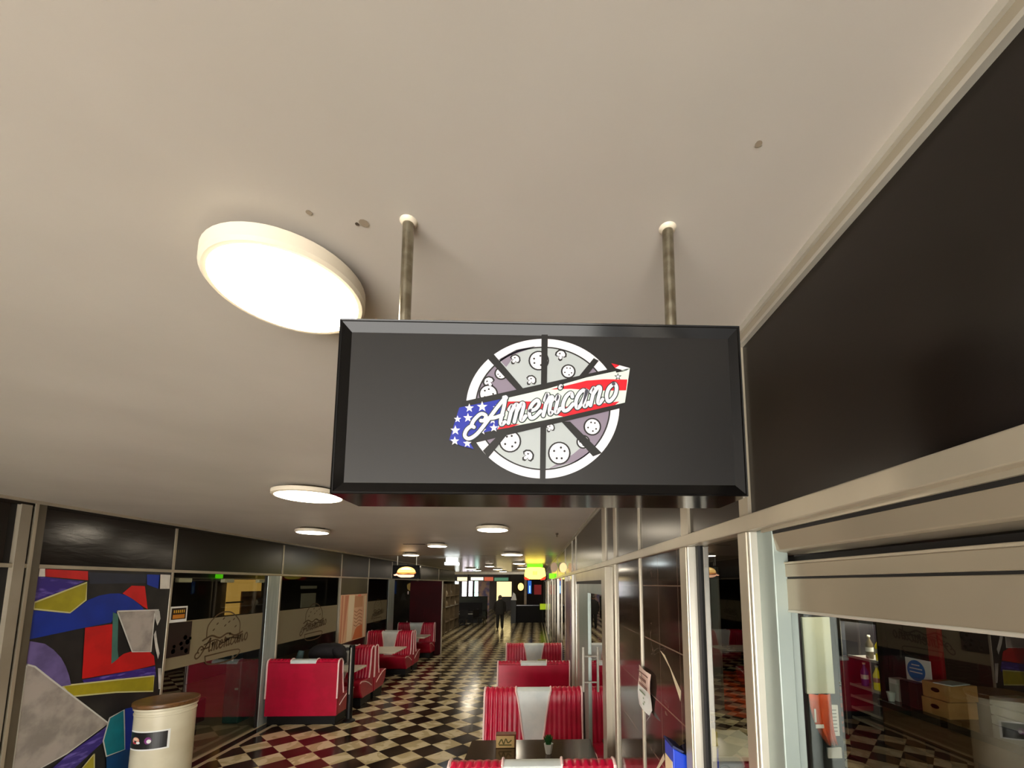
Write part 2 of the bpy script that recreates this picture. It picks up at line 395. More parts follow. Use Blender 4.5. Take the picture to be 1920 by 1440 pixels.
b = MB(); b.box((XR+.06, -4.0, 2.62), (7.3, 24, 2.7), noisy('kiosk_ceiling', (36, 32, 30), (30, 27, 25), 2, .5))
struct(b.build('trim_4'), 'dark lowered ceiling inside the kiosk', 'ceiling')
OR1 = noisy('orange_floor_tile', (196, 78, 30), (168, 62, 24), 4, .3); OR2 = noisy('dark_red_floor_tile', (96, 30, 16), (80, 24, 12), 4, .3)
q = MB()
for i in range(-2, 12):
    for j in range(-4, 8):
        u, v = i*.32, j*.32
        cx, cy = 4.3+(u-v)*.7071, 8.0+(u+v)*.7071
        if 2.6 < cx < 6.9 and 6.0 < cy < 11.5:
            r = .2263; q.face([(cx-r, cy, .004), (cx, cy-r, .004), (cx+r, cy, .004), (cx, cy+r, .004)], OR1 if (i+j) % 2 else OR2)
struct(q.build('floor_kiosk'), 'orange and red diamond floor inside the kiosk', 'floor')
q = MB(); q.box((3.03, 8.0, 0), (3.46, 8.3, 2.62), noisy('grey_pillar', (190, 194, 186), (176, 180, 174), 2, .5))
q.box((3.43, 7.99, 0), (3.47, 8.0, 2.62), ALU2)
struct(q.build('trim_5'), 'pale grey pillar seen through the narrow glass pane', 'pillar')
cb = thing('counter', 'low grey counter with a pale edge behind the narrow glass pane', 'counter', (1.3, 3.2, 0))
q = MB(); q.box((.72, 3.02, 0), (1.62, 3.5, 1.11), noisy('mauve_counter', (96, 82, 82), (84, 72, 72), 3, .4)); q.build('counter_body', cb, (1.3, 3.2, 0))
q = MB(); q.box((.70, 2.99, 1.11), (1.64, 3.52, 1.14), WTOP); q.build('counter_top', cb, (1.3, 3.2, 0), bevel=.004)
q = MB(); q.tube([(1.29+.06*math.cos(a)*1.0, 3.015, .98+.1*math.sin(a)) for a in [i*PI/8 for i in range(9)]], .006, BLACK); q.build('arch_mark', cb, (1.3, 3.2, 0))
yb = MB(); yb.box((1.22, 3.18, 1.14), (1.32, 3.26, 1.24), mat('pale_yellow_reflection', (206, 190, 108), .5))  # block coloured to stand for a pale yellow light reflection
tag(yb.build('reflection_block', o=(1.27, 3.22, 1.14), bevel=.003), 'pale yellow block on the low grey counter, a painted light reflection', 'box')
ctr = thing('serving_counter', 'long dark brown kiosk counter with a chequered front', 'counter', (4.4, 2.0, 0)); o = (4.4, 2.0, 0)
BR1 = noisy('brown_check', (92, 64, 40), (80, 56, 34), 4, .4); BR2 = noisy('dark_brown_check', (50, 30, 18), (44, 26, 15), 4, .4)
q = MB(); q.box((4.11, -2, 0), (5.0, 5.1, .88), BR2)
for i in range(26):
    for j in range(6):
        if (i+j) % 2: q.box((4.105, -1.9+i*.27, .02+j*.105), (4.11, -1.9+(i+1)*.27, .02+(j+1)*.105), BR1)
q.box((4.10, -2, .66), (4.11, 5.1, .88), BR1); q.build('counter_front', ctr, o)
q = MB(); q.box((4.06, -2, .88), (5.05, 5.12, .95), mat('counter_top_dark', (30, 22, 18), .2)); q.build('counter_top', ctr, o, bevel=.005)
CARD = noisy('cardboard', (184, 138, 80), (170, 126, 72), 6, .7); CARDD = mat('box_hole', (70, 44, 22), .8)
for k, (z, dx) in enumerate(((.95, 0), (1.115, .02))):
    t = thing('cardboard_box', ('lower' if k == 0 else 'upper') + ' cardboard box with a hand hole, of two stacked on the counter', 'box', (4.3+dx, 4.45, z), group='cardboard boxes on the kiosk counter')
    o = (4.3+dx, 4.45, z)
    q = MB(); q.box((4.15+dx, 4.32, z), (4.45+dx, 4.62, z+.16), CARD); q.build('carton', t, o, bevel=.004)
    q = MB(); q.lathe((0, 0, 0), [(.001, 0), (.05, .0)], CARDD, 14); ob = q.build('hand_hole', t); ob.rotation_euler = (0, -PI/2, 0); ob.scale = (.45, 1, 1); ob.location = (-.1515, .02, .09)
q = MB(); q.box((4.17, 4.33, 1.275), (4.43, 4.5, 1.285), WHITEV); ob = q.build('paper_bag', o=(4.3, 4.4, 1.275)); ob.rotation_euler = (0, 0, .25)
tag(ob, 'crumpled white paper lying on top of the cardboard boxes', 'paper')
BLUE = mat('blue_print', (30, 110, 190), .4); PW = mat('white_paper', (226, 228, 226), .5)
t = thing('round_blue_notice', 'white notice with a blue disc standing on the kiosk counter', 'notice', (4.3, 4.82, .95)); o = (4.3, 4.82, .95)
q = MB(); q.box((4.3, 4.64, 1.04), (4.31, 4.955, 1.46), PW); q.build('sheet', t, o)
q = MB(); q.face([(4.297, 4.82+.115*math.cos(a), 1.33+.115*math.sin(a)) for a in [i*2*PI/28 for i in range(28)]], BLUE)
for i, wd in enumerate((.05, .08, .08)): q.box((4.294, 4.82-wd, 1.385-i*.04), (4.296, 4.82+wd, 1.397-i*.04), PW)
q.build('disc', t, o, normals=False)
q = MB(); q.box((4.28, 4.68, .95), (4.36, 4.96, 1.04), BLACK); q.build('stand', t, o)
q = MB(); q.box((4.16, 4.68, .95), (4.27, 4.9, 1.22), mat('black_plastic', (14, 12, 18), .3)); tag(q.build('card_terminal', o=(4.2, 4.8, .95), bevel=.01), 'black payment screen in front of the blue disc notice', 'terminal')
q = MB(); q.box((4.2, 4.97, .95), (4.34, 5.10, 1.2), mat('white_dispenser', (190, 194, 186), .4)); q.box((4.195, 4.985, 1.14), (4.2, 5.085, 1.19), PW)
tag(q.build('napkin_dispenser', o=(4.27, 5.03, .95), bevel=.006), 'pale grey dispenser at the left end of the kiosk counter', 'dispenser')
q = MB(); q.lathe((4.15, 5.02, .95), [(.03, 0), (.045, .10), (.04, .10), (.026, .01)], mat('cup_white', (210, 224, 216), .4), 16); tag(q.build('paper_cup', o=(4.15, 5.02, .95), smooth=True), 'small white cup in front of the pale grey dispenser', 'cup')
q = MB(); q.box((4.6, 4.84, .95), (4.66, 4.97, 2.62), mat('red_post', (150, 12, 20), .4)); struct(q.build('trim_6'), 'red upright strip at the back of the kiosk', 'post')
for k in range(3):
    q = MB(); q.box((4.45, 3.85, .95+k*.09), (4.75, 4.2, 1.035+k*.09), mat('grey_tray', (150, 152, 146), .4)); tag(q.build('plastic_tray', o=(4.6, 4.0, .95+k*.09), bevel=.01), ('lowest', 'middle', 'topmost')[k] + ' grey plastic tray of the stack beside the cardboard boxes', 'tray', 'plastic trays on the kiosk counter')

# fridge
fr = thing('drinks_fridge', 'black glass fronted drinks fridge with lit bottles inside the kiosk', 'fridge', (4.5, 5.52, 0)); o = (4.5, 5.52, 0)
FB = mat('fridge_black', (14, 12, 15), .35); FI = mat('fridge_inner', (70, 40, 60), .5, emit=.03)
q = MB(); q.box((4.255, 5.14, 0), (4.9, 5.20, 1.85), FB).box((4.255, 5.84, 0), (4.9, 5.90, 1.85), FB).box((4.86, 5.20, 0), (4.9, 5.84, 1.85), FI).box((4.255, 5.14, 1.85), (4.9, 5.90, 1.91), FB).box((4.255, 5.20, 0), (4.86, 5.84, .36), FB); q.build('cabinet', fr, o)
q = MB(); q.box((4.19, 5.83, .3), (4.25, 5.90, 1.89), mat('fridge_steel', (58, 62, 70), .5, .2)).box((4.185, 5.825, .3), (4.19, 5.84, 1.89), ALU2).box((4.19, 5.14, .3), (4.25, 5.22, 1.89), FB).box((4.19, 5.22, 1.80), (4.25, 5.83, 1.89), FB).box((4.19, 5.22, .3), (4.25, 5.83, .38), FB); q.build('door', fr, o)
for z in (.96, .81, .66, .53, 1.33):
    q = MB(); q.box((4.27, 5.21, z), (4.84, 5.83, z+.008), ALU2).box((4.26, 5.21, z-.015), (4.275, 5.83, z+.018), ALU2); q.build('shelf', fr, o)
q = MB(); q.box((4.3, 5.24, 1.79), (4.8, 5.80, 1.80), mat('fridge_light', (255, 244, 230), .5, emit=4)); q.build('light', fr, o)
YB = mat('yellow_drink', (190, 170, 20), .2, emit=.06); YC = mat('bottle_cap', (230, 226, 200), .4); LBL = mat('pink_label', (232, 150, 150), .5); PB = mat('purple_drink', (70, 40, 140), .3)
def bottle(y, z, body, lab, label, g='bottles in the drinks fridge'):
    t = thing('bottle', label, 'bottle', (4.36, y, z), group=g)
    q = MB(); q.lathe((0, 0, 0), [(.040, 0), (.044, .02), (.044, .18), (.015, .25), (.015, .275)], body, 14); q.build('bottle_body', t, smooth=True)
    q = MB(); q.lathe((0, 0, 0), [(.0446, .09), (.0446, .145)], lab, 14); q.build('bottle_label', t, smooth=True)
    q = MB(); q.lathe((0, 0, .275), [(.018, 0), (.018, .022)], YC, 12); q.build('cap', t)
bottle(5.36, .968, YB, LBL, 'yellow bottle with pink label, right one of the pair in the fridge')
bottle(5.47, .968, YB, LBL, 'yellow bottle with pink label, left one of the pair in the fridge')
bottle(5.68, .968, PB, PW, 'purple bottle at the left end of the lit fridge shelf')
bottle(5.40, 1.338, YB, YC, 'lone yellow bottle on the upper fridge shelf')
bottle(5.56, 1.338, mat('dull_drink', (90, 80, 60), .3), PW, 'dull brown bottle on the upper fridge shelf')
# pillar with white board, apron, sheets
q = MB(); q.box((1.93, 3.12, 0), (2.2, 3.3, 2.62), mat('dark_pillar', (26, 24, 28), .5)); struct(q.build('trim_7'), 'dark pillar inside the kiosk behind the window', 'pillar')
WB = noisy('white_board', (206, 210, 190), (190, 198, 184), 2, .4)
q = MB(); q.box((1.945, 3.095, 1.52), (2.15, 3.118, 2.06), WB); tag(q.build('white_board', o=(2.05, 3.11, 1.52), bevel=.003), 'tall white board hung on the dark kiosk pillar', 'board')
ORG = noisy('orange_cloth', (206, 84, 34), (184, 66, 24), 8, .7)
t = thing('orange_apron', 'orange apron hanging below the white board in the kiosk', 'apron', (2.02, 3.08, 1.17)); o = (2.02, 3.08, 1.17)
rows = []
for i in range(9):
    z = 1.52 - i*.043; wd = .16 - .08*(i/8)**2*1.2
    rows.append([(1.95+.012*i*(.3) + wd*j/10 + .02*(i/8)**3*4, 3.075 + .014*math.sin(j*1.4+i*.25), z) for j in range(11)])
q = MB(); q.grid(rows, ORG); ob = q.build('cloth', t, o, smooth=True); md = ob.modifiers.new('thick', 'SOLIDIFY'); md.thickness = .008
q = MB(); q.box((1.958, 3.048, 1.34), (1.97, 3.052, 1.43), PW).box((1.962, 3.048, 1.30), (2.02, 3.052, 1.325), PW); q.build('stripe', t, o)
q = MB(); q.box((2.085, 3.1, 1.23), (2.165, 3.112, 1.44), PW)
for k in range(7): q.box((2.095, 3.098, 1.26+k*.024), (2.15, 3.1, 1.266+k*.024), mat('print_grey', (120, 120, 120), .6))
tag(q.build('paper_sheet', o=(2.12, 3.1, 1.23)), 'white printed sheet beside the orange apron in the kiosk', 'sheet')
q = MB(); q.box((2.07, 3.1, 1.08), (2.17, 3.112, 1.15), PW); tag(q.build('small_notice', o=(2.12, 3.1, 1.08)), 'small white slip below the printed sheet on the kiosk pillar', 'notice')
q = MB(); q.box((XR+.2, .3, 0), (1.25, 2.0, 1.33), noisy('grey_brown_desk', (104, 90, 80), (92, 80, 72), 3, .4)); tag(q.build('work_desk', o=(1.0, 1.2, 0), bevel=.02), 'grey brown worktop just inside the kiosk window', 'counter')
# ------------------------------------------------------------------ paper notice and blue box on the tile wall
t = thing('paper_notice', 'white and pink paper notice taped to the black tiled wall', 'notice', (XR-.012, 2.34, 1.64)); o = (XR-.012, 2.34, 1.64)
PK = mat('pink_paper', (232, 206, 196), .6); INK = mat('brown_ink', (120, 80, 70), .6); GI = mat('green_ink', (120, 140, 110), .6)
q = MB(); rows = []
for i in range(7):
    z = 1.845 - i*.036
    rows.append([(XR-.012-.006*math.sin(i*.9+j*.7)-(.03 if i == 6 else 0)*(j == 0), 2.205+.27*j/6+.004*i*(j == 0), z - (.02 if (i == 6 and j == 0) else 0)) for j in range(7)])
q.grid(rows[:4], PK); q.grid(rows[3:], PW); q.build('sheet', t, o, normals=False)
q = MB()
for z, a, c in ((1.822, 2.24, 2.45), (1.795, 2.28, 2.42), (1.787, 2.28, 2.42), (1.762, 2.26, 2.43), (1.754, 2.26, 2.43)): q.box((XR-.0215, a, z-.003), (XR-.0205, c, z+.003), INK)
for z, a, c in ((1.725, 2.30, 2.42), (1.70, 2.33, 2.345), (1.685, 2.31, 2.325), (1.67, 2.33, 2.35)): q.box((XR-.0215, a, z-.008), (XR-.0205, c, z), GI)
q.build('print', t, o)
t = thing('blue_dispenser', 'blue box with a cream printed side mounted low on the tiled wall', 'dispenser', (.57, 1.75, 1.2)); o = (.57, 1.75, 1.2)
BL = mat('bright_blue_plastic', (16, 60, 190), .35); BLD = mat('navy_plastic', (20, 34, 84), .4)
q = MB(); q.prism([(.540, 1.20), (.598, 1.20), (.598, 1.635), (.575, 1.645), (.540, 1.665)], 'y', 1.73, 1.84, BL); q.build('case', t, o, bevel=.004)
q = MB(); q.prism([(.536, 1.667), (.576, 1.647), (.584, 1.651), (.540, 1.675)], 'y', 1.727, 1.843, BLD); q.build('lid', t, o)
q = MB(); q.box((.5375, 1.74, 1.22), (.5395, 1.83, 1.61), mat('cream_print', (226, 206, 168), .5)).box((.5365, 1.75, 1.5), (.5375, 1.80, 1.56), mat('red_print', (176, 50, 40), .5)).box((.5365, 1.75, 1.38), (.5375, 1.81, 1.45), INK); q.build('side_print', t, o)

# ------------------------------------------------------------------ left wall
wl = bpy.data.objects.new('wall_left', None); COL.objects.link(wl); struct(wl, 'left shop front: dark brown fascia over glazing', 'wall')
ly = [(-4.0, 1.5), (1.53, 3.72), (3.98, 5.40), (5.43, 7.69), (7.72, 10.0), (10.03, 11.63), (11.66, 13.5), (13.54, 16.5), (16.55, 20), (20.05, 24)]
for i, (a, c) in enumerate(ly):
    q = MB(); q.box((XL-.06, a, 2.475), (XL-.004, c, 2.99), SCUFF if i == 2 else PANEL); q.build('fascia_panel', wl)
for i in range(len(ly)-1):
    a, c = ly[i][1], ly[i+1][0]
    if i == 1: continue
    q = MB(); q.box((XL-.06, a, 2.475), (XL+.006, c, 2.99), ALU); q.build('mullion', wl)
q = MB(); q.box((XL-.06, -4.0, 2.44), (XL+.012, 24, 2.475), ALU); q.build('transom', wl, bevel=.003)
q = MB(); q.box((XL-.2, 3.72, 0), (XL-.02, 3.78, H), DARKGAP).box((XL-.2, 3.78, 0), (XL+.02, 3.86, H-.05), noisy('pale_grey_column', (150, 140, 124), (136, 126, 110), 2, .5)).box((XL-.1, 3.86, 0), (XL, 3.885, H), DARKGAP).box((XL-.1, 3.885, 0), (XL+.02, 3.91, H), ALU).box((XL-.1, 3.91, 0), (XL+.015, 3.975, H), noisy('grey_frame', (92, 84, 70), (84, 76, 62), 3, .4))
q.build('column', wl)
for a, c, top in ((5.40, 5.43, 2.44), (7.66, 7.70, 2.44), (10.0, 10.03, 2.44), (11.61, 11.65, 2.44), (16.5, 16.56, 2.44), (20.0, 20.06, 2.44)):
    q = MB(); q.box((XL-.05, a, 0), (XL+.006, c, top), ALU); q.build('post', wl, bevel=.003)
for a, c in ((7.34, 7.66), (13.3, 13.84)):
    q = MB(); q.box((XL-.06, a, 0), (XL-.01, c, 2.44), noisy('silver_stile', (186, 196, 192), (166, 178, 176), 2.5, .35, metal=.25, stretch=(1, 5, .6))).box((XL-.05, a-.05, 0), (XL-.02, a, 2.44), DARKGAP); q.build('sliding_door_stile', wl, bevel=.004)
q = MB(); q.box((XL-.05, 10.03, 2.06), (XL-.004, 11.61, 2.44), noisy('olive_board', (78, 70, 38), (70, 62, 34), 2, .4)).box((XL-.05, 10.03, 0), (XL-.012, 11.61, 2.06), PANEL); q.build('olive_board', wl)

def lwindow(n, a, c, label, z0=0.0, frost=True):
    w = bpy.data.objects.new('window_%d' % n, None); COL.objects.link(w); struct(w, label, 'window')
    q = MB(); q.face([(XL-.03, a, z0), (XL-.03, c, z0), (XL-.03, c, 2.44), (XL-.03, a, 2.44)], GLASSL); q.build('pane', w)
    if frost:
        q = MB(); q.face([(XL-.026, a+.02, 1.25), (XL-.026, c-.04, 1.25), (XL-.026, c-.04, 1.83), (XL-.026, a+.02, 1.83)], FROST); q.build('frosted_band', w)
    return w
w4 = lwindow(4, 5.43, 7.32, 'left shop window nearest the mural with burger drawing on its frosted band')
w5 = lwindow(5, 7.70, 10.0, 'second left shop window with frosted band, behind the first booth')
w6 = lwindow(6, 11.65, 13.28, 'third left shop window with frosted band, past the peach poster')
w7 = lwindow(7, 13.84, 16.5, 'dark left glass bay behind the tall red board', frost=False)
w8 = lwindow(8, 16.56, 20.0, 'far left glass bay beyond the red board', frost=False)
w9 = lwindow(9, 1.53, 3.72, 'left glass bay before the mural', frost=False)
for y in (5.68, 6.47, 7.22):
    pass

# ---- shared script lettering --------------------------------------------------------------
def catmull(pts, n=7):
    P = [pts[0]] + list(pts) + [pts[-1]]; out = []
    for i in range(1, len(P)-2):
        for k in range(n):
            t = k/n; p0, p1, p2, p3 = P[i-1], P[i], P[i+1], P[i+2]
            out.append(tuple(.5*((2*p1[d]) + (-p0[d]+p2[d])*t + (2*p0[d]-5*p1[d]+4*p2[d]-p3[d])*t*t + (-p0[d]+3*p1[d]-3*p2[d]+p3[d])*t**3) for d in (0, 1)))
    out.append(tuple(P[-2])); return out
GLY = {
 'm': (1.25, [[(0, .8), (.12, 1), (.16, .8), (.14, 0)], [(.15, .6), (.35, 1), (.5, .85), (.5, 0)], [(.52, .6), (.72, 1), (.88, .85), (.87, .15), (1.0, 0), (1.15, .2)]]),
 'e': (.85, [[(.1, .45), (.45, .5), (.6, .75), (.42, 1), (.15, .8), (.08, .4), (.25, .03), (.5, .03), (.8, .3)]]),
 'r': (.7, [[(.05, .9), (.15, 1.25), (.2, .95), (.18, 0)], [(.18, .6), (.34, .95), (.5, 1.0), (.55, .8)], [(.5, 1.0), (.5, .3), (.6, 0), (.7, .1)]]),
 'i': (.5, [[(.08, .8), (.2, 1), (.2, .2), (.3, 0), (.48, .2)]]),
 'c': (.8, [[(.6, .75), (.45, 1), (.2, .85), (.1, .45), (.22, .05), (.5, .03), (.75, .3)]]),
 'a': (.95, [[(.62, .85), (.4, 1), (.18, .8), (.1, .4), (.25, .02), (.45, .15), (.62, .7), (.66, 1), (.66, .2), (.76, 0), (.92, .2)]]),
 'n': (.95, [[(0, .8), (.12, 1), (.16, .8), (.14, 0)], [(.15, .6), (.38, 1), (.56, .85), (.56, .2), (.68, 0), (.85, .2)]]),
 'o': (.8, [[(.4, 1), (.15, .8), (.1, .4), (.25, .05), (.45, .03), (.65, .3), (.65, .7), (.5, .95), (.38, 1)]]),
}
def word_strokes():
    """strokes of the word in a unit system: x advances, x-height 1"""
    out = []
    A = [[(.95, 1.6), (.5, 1.0), (.1, .38), (-.35, -.22), (-.8, -.42), (-1.12, -.2), (-1.1, .12), (-.85, .3), (-.66, .2)], [(.95, 1.6), (.98, 1.0), (.96, .3), (1.06, 0), (1.25, .12)],
         [(.85, 1.6), (1.0, 1.55)], [(-.85, .28), (-.75, .62), (-.4, .9), (-.05, .72), (-.1, .48), (-.3, .5)], [(.05, .56), (.5, .5), (1.0, .56)]]
    out += [(s, 1.25) for s in A]
    x = 1.35
    for ch in 'mericano':
        wd, st = GLY[ch]
        for s in st: out.append(([(x+p[0], p[1]) for p in s], 1.0))
        if ch == 'i': out.append(([(x+.2+.07*math.cos(a), 1.5+.09*math.sin(a)) for a in [k*PI/4 for k in range(9)]], .8))
        x += wd
    return out, x
def ribbon(q, pts, hw, m, place):
    """one flat brush stroke: a mitred strip with round ends"""
    P = [pts[0]]
    for p in pts[1:]:
        if math.hypot(p[0]-P[-1][0], p[1]-P[-1][1]) > 1e-7: P.append(p)
    n = len(P)
    if n < 2: return
    nr = []
    for k in range(n):
        a, b = P[max(k-1, 0)], P[min(k+1, n-1)]
        L = math.hypot(b[0]-a[0], b[1]-a[1]) or 1.0
        nr.append((-(b[1]-a[1])/L, (b[0]-a[0])/L))
    lf = [(p[0]+d[0]*hw, p[1]+d[1]*hw) for p, d in zip(P, nr)]; rt = [(p[0]-d[0]*hw, p[1]-d[1]*hw) for p, d in zip(P, nr)]
    q.grid([[place(*a), place(*b)] for a, b in zip(lf, rt)], m)
    for p, d, sg_ in ((P[0], nr[0], 1), (P[-1], nr[-1], -1)):
        a0 = math.atan2(d[1], d[0])
        q.face([place(p[0]+hw*math.cos(a0+sg_*PI*k/8), p[1]+hw*math.sin(a0+sg_*PI*k/8)) for k in range(9)], m)

# burger drawings on the frosted bands
BRN = mat('brown_line_print', (84, 66, 42), .6)
def burger_art(parent, yc, zc, wd, x):
    q = MB()
    P = lambda u, v: (x, yc + u*wd, zc + v*wd)
    def line(pts, hw=.012): ribbon(q, catmull(pts, 5), hw, BRN, P)
    line([(-.42, .05), (-.4, .25), (-.2, .42), (0, .46), (.2, .42), (.4, .25), (.42, .05)])
    line([(-.5, .0), (-.3, .06), (-.1, .0), (.1, .06), (.3, .0), (.5, .05)], .016)
    line([(-.46, -.08), (-.2, -.02), (0, -.1), (.2, -.03), (.46, -.08)])
    line([(-.42, -.28), (-.35, -.42), (0, -.46), (.35, -.42), (.42, -.28), (-.42, -.28)])
    for u, v in ((-.2, .25), (-.05, .33), (.1, .26), (.22, .3), (0, .2), (-.28, .15), (.28, .16)): line([(u, v), (u+.03, v+.02)], .012)
    st, L = word_strokes()
    for s, k in st: ribbon(q, [((p[0]/L-.42+.12*p[1]/L)*1.15, p[1]/L*1.15-.22+.012*p[0]) for p in catmull(s, 4)], .014, BRN, P)
    q.build('burger_drawing', parent, normals=False)
burger_art(w4, 6.42, 1.54, .78, XL-.022)
burger_art(w5, 8.95, 1.54, .78, XL-.022)
burger_art(w6, 12.5, 1.54, .7, XL-.022)
# things stuck on the left glass
t = thing('framed_burger_picture', 'small burger picture in a white frame on the left window beside the mural', 'picture', (XL-.02, 5.59, 1.83)); o = (XL-.02, 5.59, 1.83)
q = MB(); q.box((XL-.022, 5.45, 1.825), (XL-.012, 5.71, 2.02), PW); q.build('frame', t, o)
q = MB(); q.box((XL-.012, 5.47, 1.86), (XL-.010, 5.69, 2.0), mat('dark_photo', (40, 22, 10), .4)).box((XL-.010, 5.49, 1.87), (XL-.009, 5.67, 1.92), mat('orange_photo', (190, 120, 30), .5))
for k in range(6): q.box((XL-.010, 5.50+k*.03, 1.94), (XL-.009, 5.515+k*.03, 1.975), mat('yellow_photo', (220, 170, 40), .5))
q.build('photo', t, o)
q = MB(); q.box((XL-.022, 5.45, 1.40), (XL-.014, 5.81, 1.82), mat('dark_poster', (34, 22, 18), .4))
for y, z, r in ((5.72, 1.62, .03), (5.66, 1.55, .026), (5.56, 1.53, .022), (5.76, 1.56, .034), (5.68, 1.49, .024), (5.55, 1.47, .03), (5.75, 1.45, .03), (5.8, 1.6, .02)):
    q.lathe((0, 0, 0), [(.001, 0), (r, 0)], mat('cream_spot', (224, 196, 180), .5), 12)
    n = 24
    for i in range(len(q.v)-n, len(q.v)): vx, vy, vz = q.v[i]; q.v[i] = (XL-.012, y+vx, z+vy)
tag(q.build('dark_poster', o=(XL-.02, 5.63, 1.4), normals=False), 'dark poster with pale round spots below the framed burger picture', 'poster')
SPOTL = mat('cream_fitting', (206, 196, 168), .4)
for k, (y, nm) in enumerate(((5.68, 'left'), (6.47, 'middle'), (7.25, 'right'))):
    q = MB(); q.box((XL-.10, y-.10, 2.32), (XL-.04, y+.10, 2.375), SPOTL); tag(q.build('ceiling_fitting', o=(XL-.07, y, 2.32), bevel=.006), nm + ' cream clamp at the top of the left window beside the mural', 'fitting', 'clamps along the top of the left window')

# left shop interior
b = MB(); b.box((-8.1, -4.0, 0), (-8.0, 24, 2.9), noisy('left_shop_wall', (34, 24, 18), (44, 32, 24), 2, .5)); b.box((-8, 23.9, 0), (XL-.06, 24, H), noisy('shop_end', (96, 84, 68), (84, 72, 58), 2, .5)); b.box((-8, -4.0, 2.75), (XL-.06, 24, 2.85), mat('shop_dark', (30, 24, 20), .7)); b.box((-8, -4.0, 0), (XL-.06, -3.9, 2.85), mat('shop_dark', (30, 24, 20), .7))
struct(b.build('wall_left_shop'), 'dark rear wall of the left shop seen through the glass', 'wall')
q = MB(); q.box((-8, 5.43, 0), (XL-.06, 23, .006), noisy('shop_floor', (150, 132, 102), (136, 120, 92), 3, .3)); struct(q.build('floor_shop'), 'plain tan floor inside the left shop', 'floor')
MAR = noisy('maroon_board', (66, 10, 16), (54, 8, 14), 3, .4)
for k, (a, c) in enumerate(((5.55, 6.25), (6.3, 7.05))):
    t = thing('maroon_bench', ('nearer' if k == 0 else 'farther') + ' maroon bench behind the glass next to the bin', 'bench', (-5.3, (a+c)/2, 0)); o = (-5.3, (a+c)/2, 0)
    q = MB(); q.box((-5.6, a, .2), (-5.45, c, 1.25), MAR).box((-5.45, a, .2), (-5.1, c, .55), MAR); q.build('bench_body', t, o, bevel=.02)
    for x in (-5.55, -5.2):
        for y in (a+.1, c-.1):
            q = MB(); q.box((x-.03, y-.03, .006), (x+.03, y+.03, .2), BLACK); q.build('leg', t, o)
TEAL = noisy('teal_metal', (18, 92, 80), (12, 72, 62), 3, .25)
t = thing('teal_cabinet', 'dark teal cabinet standing behind the glass left of the first booth', 'cabinet', (-5.0, 7.6, 0)); o = (-5.0, 7.6, 0)
q = MB(); q.box((-5.16, 7.5, .006), (-4.9, 7.95, 1.02), TEAL); q.build('cabinet_body', t, o, bevel=.02)
q = MB(); q.box((-5.18, 7.48, 1.02), (-4.88, 7.97, 1.2), mat('navy_box', (20, 44, 54), .3)).box((-5.06, 7.475, 1.02), (-5.03, 7.482, 1.2), ALU2); q.build('cabinet_top', t, o)
q = MB(); q.box((-4.98, 7.49, .55), (-4.93, 7.5, .58), mat('teal_latch', (60, 170, 140), .4)); q.build('latch', t, o)
t = thing('lit_hatch', 'warm lit serving hatch deep inside the left shop', 'hatch', (-7.9, 11.3, 1.5)); o = (-7.9, 11.3, 1.5)
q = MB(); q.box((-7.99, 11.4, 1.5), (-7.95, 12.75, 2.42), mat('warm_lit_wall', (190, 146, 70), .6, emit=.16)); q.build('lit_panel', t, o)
q = MB(); q.box((-7.95, 11.9, 1.5), (-7.92, 12.7, 2.1), mat('brown_opening', (112, 66, 26), .6)).box((-7.95, 11.35, 1.8), (-7.9, 11.95, 1.84), BLACK); q.build('opening', t, o)
q = MB(); q.lathe((-7.0, 11.2, 1.2), [(.36, 0), (.30, .25), (.14, .5), (.10, .66), (.05, .74), (.001, .76)], mat('dark_cloth', (14, 11, 12), .8), 18)
q.lathe((-7.0, 11.2, 0), [(.3, .006), (.34, 1.2)], mat('dark_cloth', (14, 11, 12), .8), 12)
tag(q.build('dark_coat_rack', o=(-7, 11.2, 0), smooth=True), 'dark draped shape in front of the lit hatch in the left shop', 'coat rack')
t = thing('menu_sheet', 'pale menu sheet with header behind the second left window', 'menu', (-4.85, 9.5, 1.78)); o = (-4.85, 9.5, 1.78)
q = MB(); q.box((-4.92, 9.22, 1.80), (-4.9, 9.80, 2.10), mat('grey_sheet', (130, 122, 104), .6)); q.build('sheet', t, o)
q = MB(); q.box((-4.92, 9.18, 2.2), (-4.9, 9.82, 2.26), mat('grey_sheet', (130, 122, 104), .6)); q.build('header', t, o)
# peach poster
t = thing('wall_poster', 'tall peach poster with pale stripes on the left wall above the booths', 'poster', (XL, 10.8, .95)); o = (XL, 10.8, .95)
PE = noisy('peach', (226, 178, 142), (232, 196, 158), 2, .5); PE2 = mat('salmon', (206, 138, 108), .5); PE3 = mat('pale_cream', (240, 222, 190), .5); PE4 = mat('orange_peach', (216, 120, 70), .5)
q = MB(); q.box((XL-.004, 10.05, .93), (XL+.012, 11.57, 2.05), PE); q.build('sheet', t, o)
q = MB()
def pf(pts, m, dx): q.face([(XL+dx, y, z) for y, z in pts], m)
pf([(10.08, .95), (10.25, .95), (10.45, 2.03), (10.08, 2.03)], PE2, .014); pf([(10.15, .95), (10.22, .95), (10.25, 2.03), (10.16, 2.03)], PE, .0145)
pf([(10.42, .95), (10.7, .95), (10.8, 2.03), (10.47, 2.03)], PE3, .014)
pf([(10.8, 1.72), (11.3, 1.72), (11.3, 2.0), (10.8, 2.0)], mat('tan_print', (206, 152, 112), .5), .0142); pf([(10.95, 1.99), (11.2, 1.99), (11.15, 2.04), (11.0, 2.04)], mat('coral', (240, 140, 118), .5), .0144)
pf([(11.38, .95), (11.5, .95), (11.5, 2.0), (11.4, 2.0)], PE3, .0143)
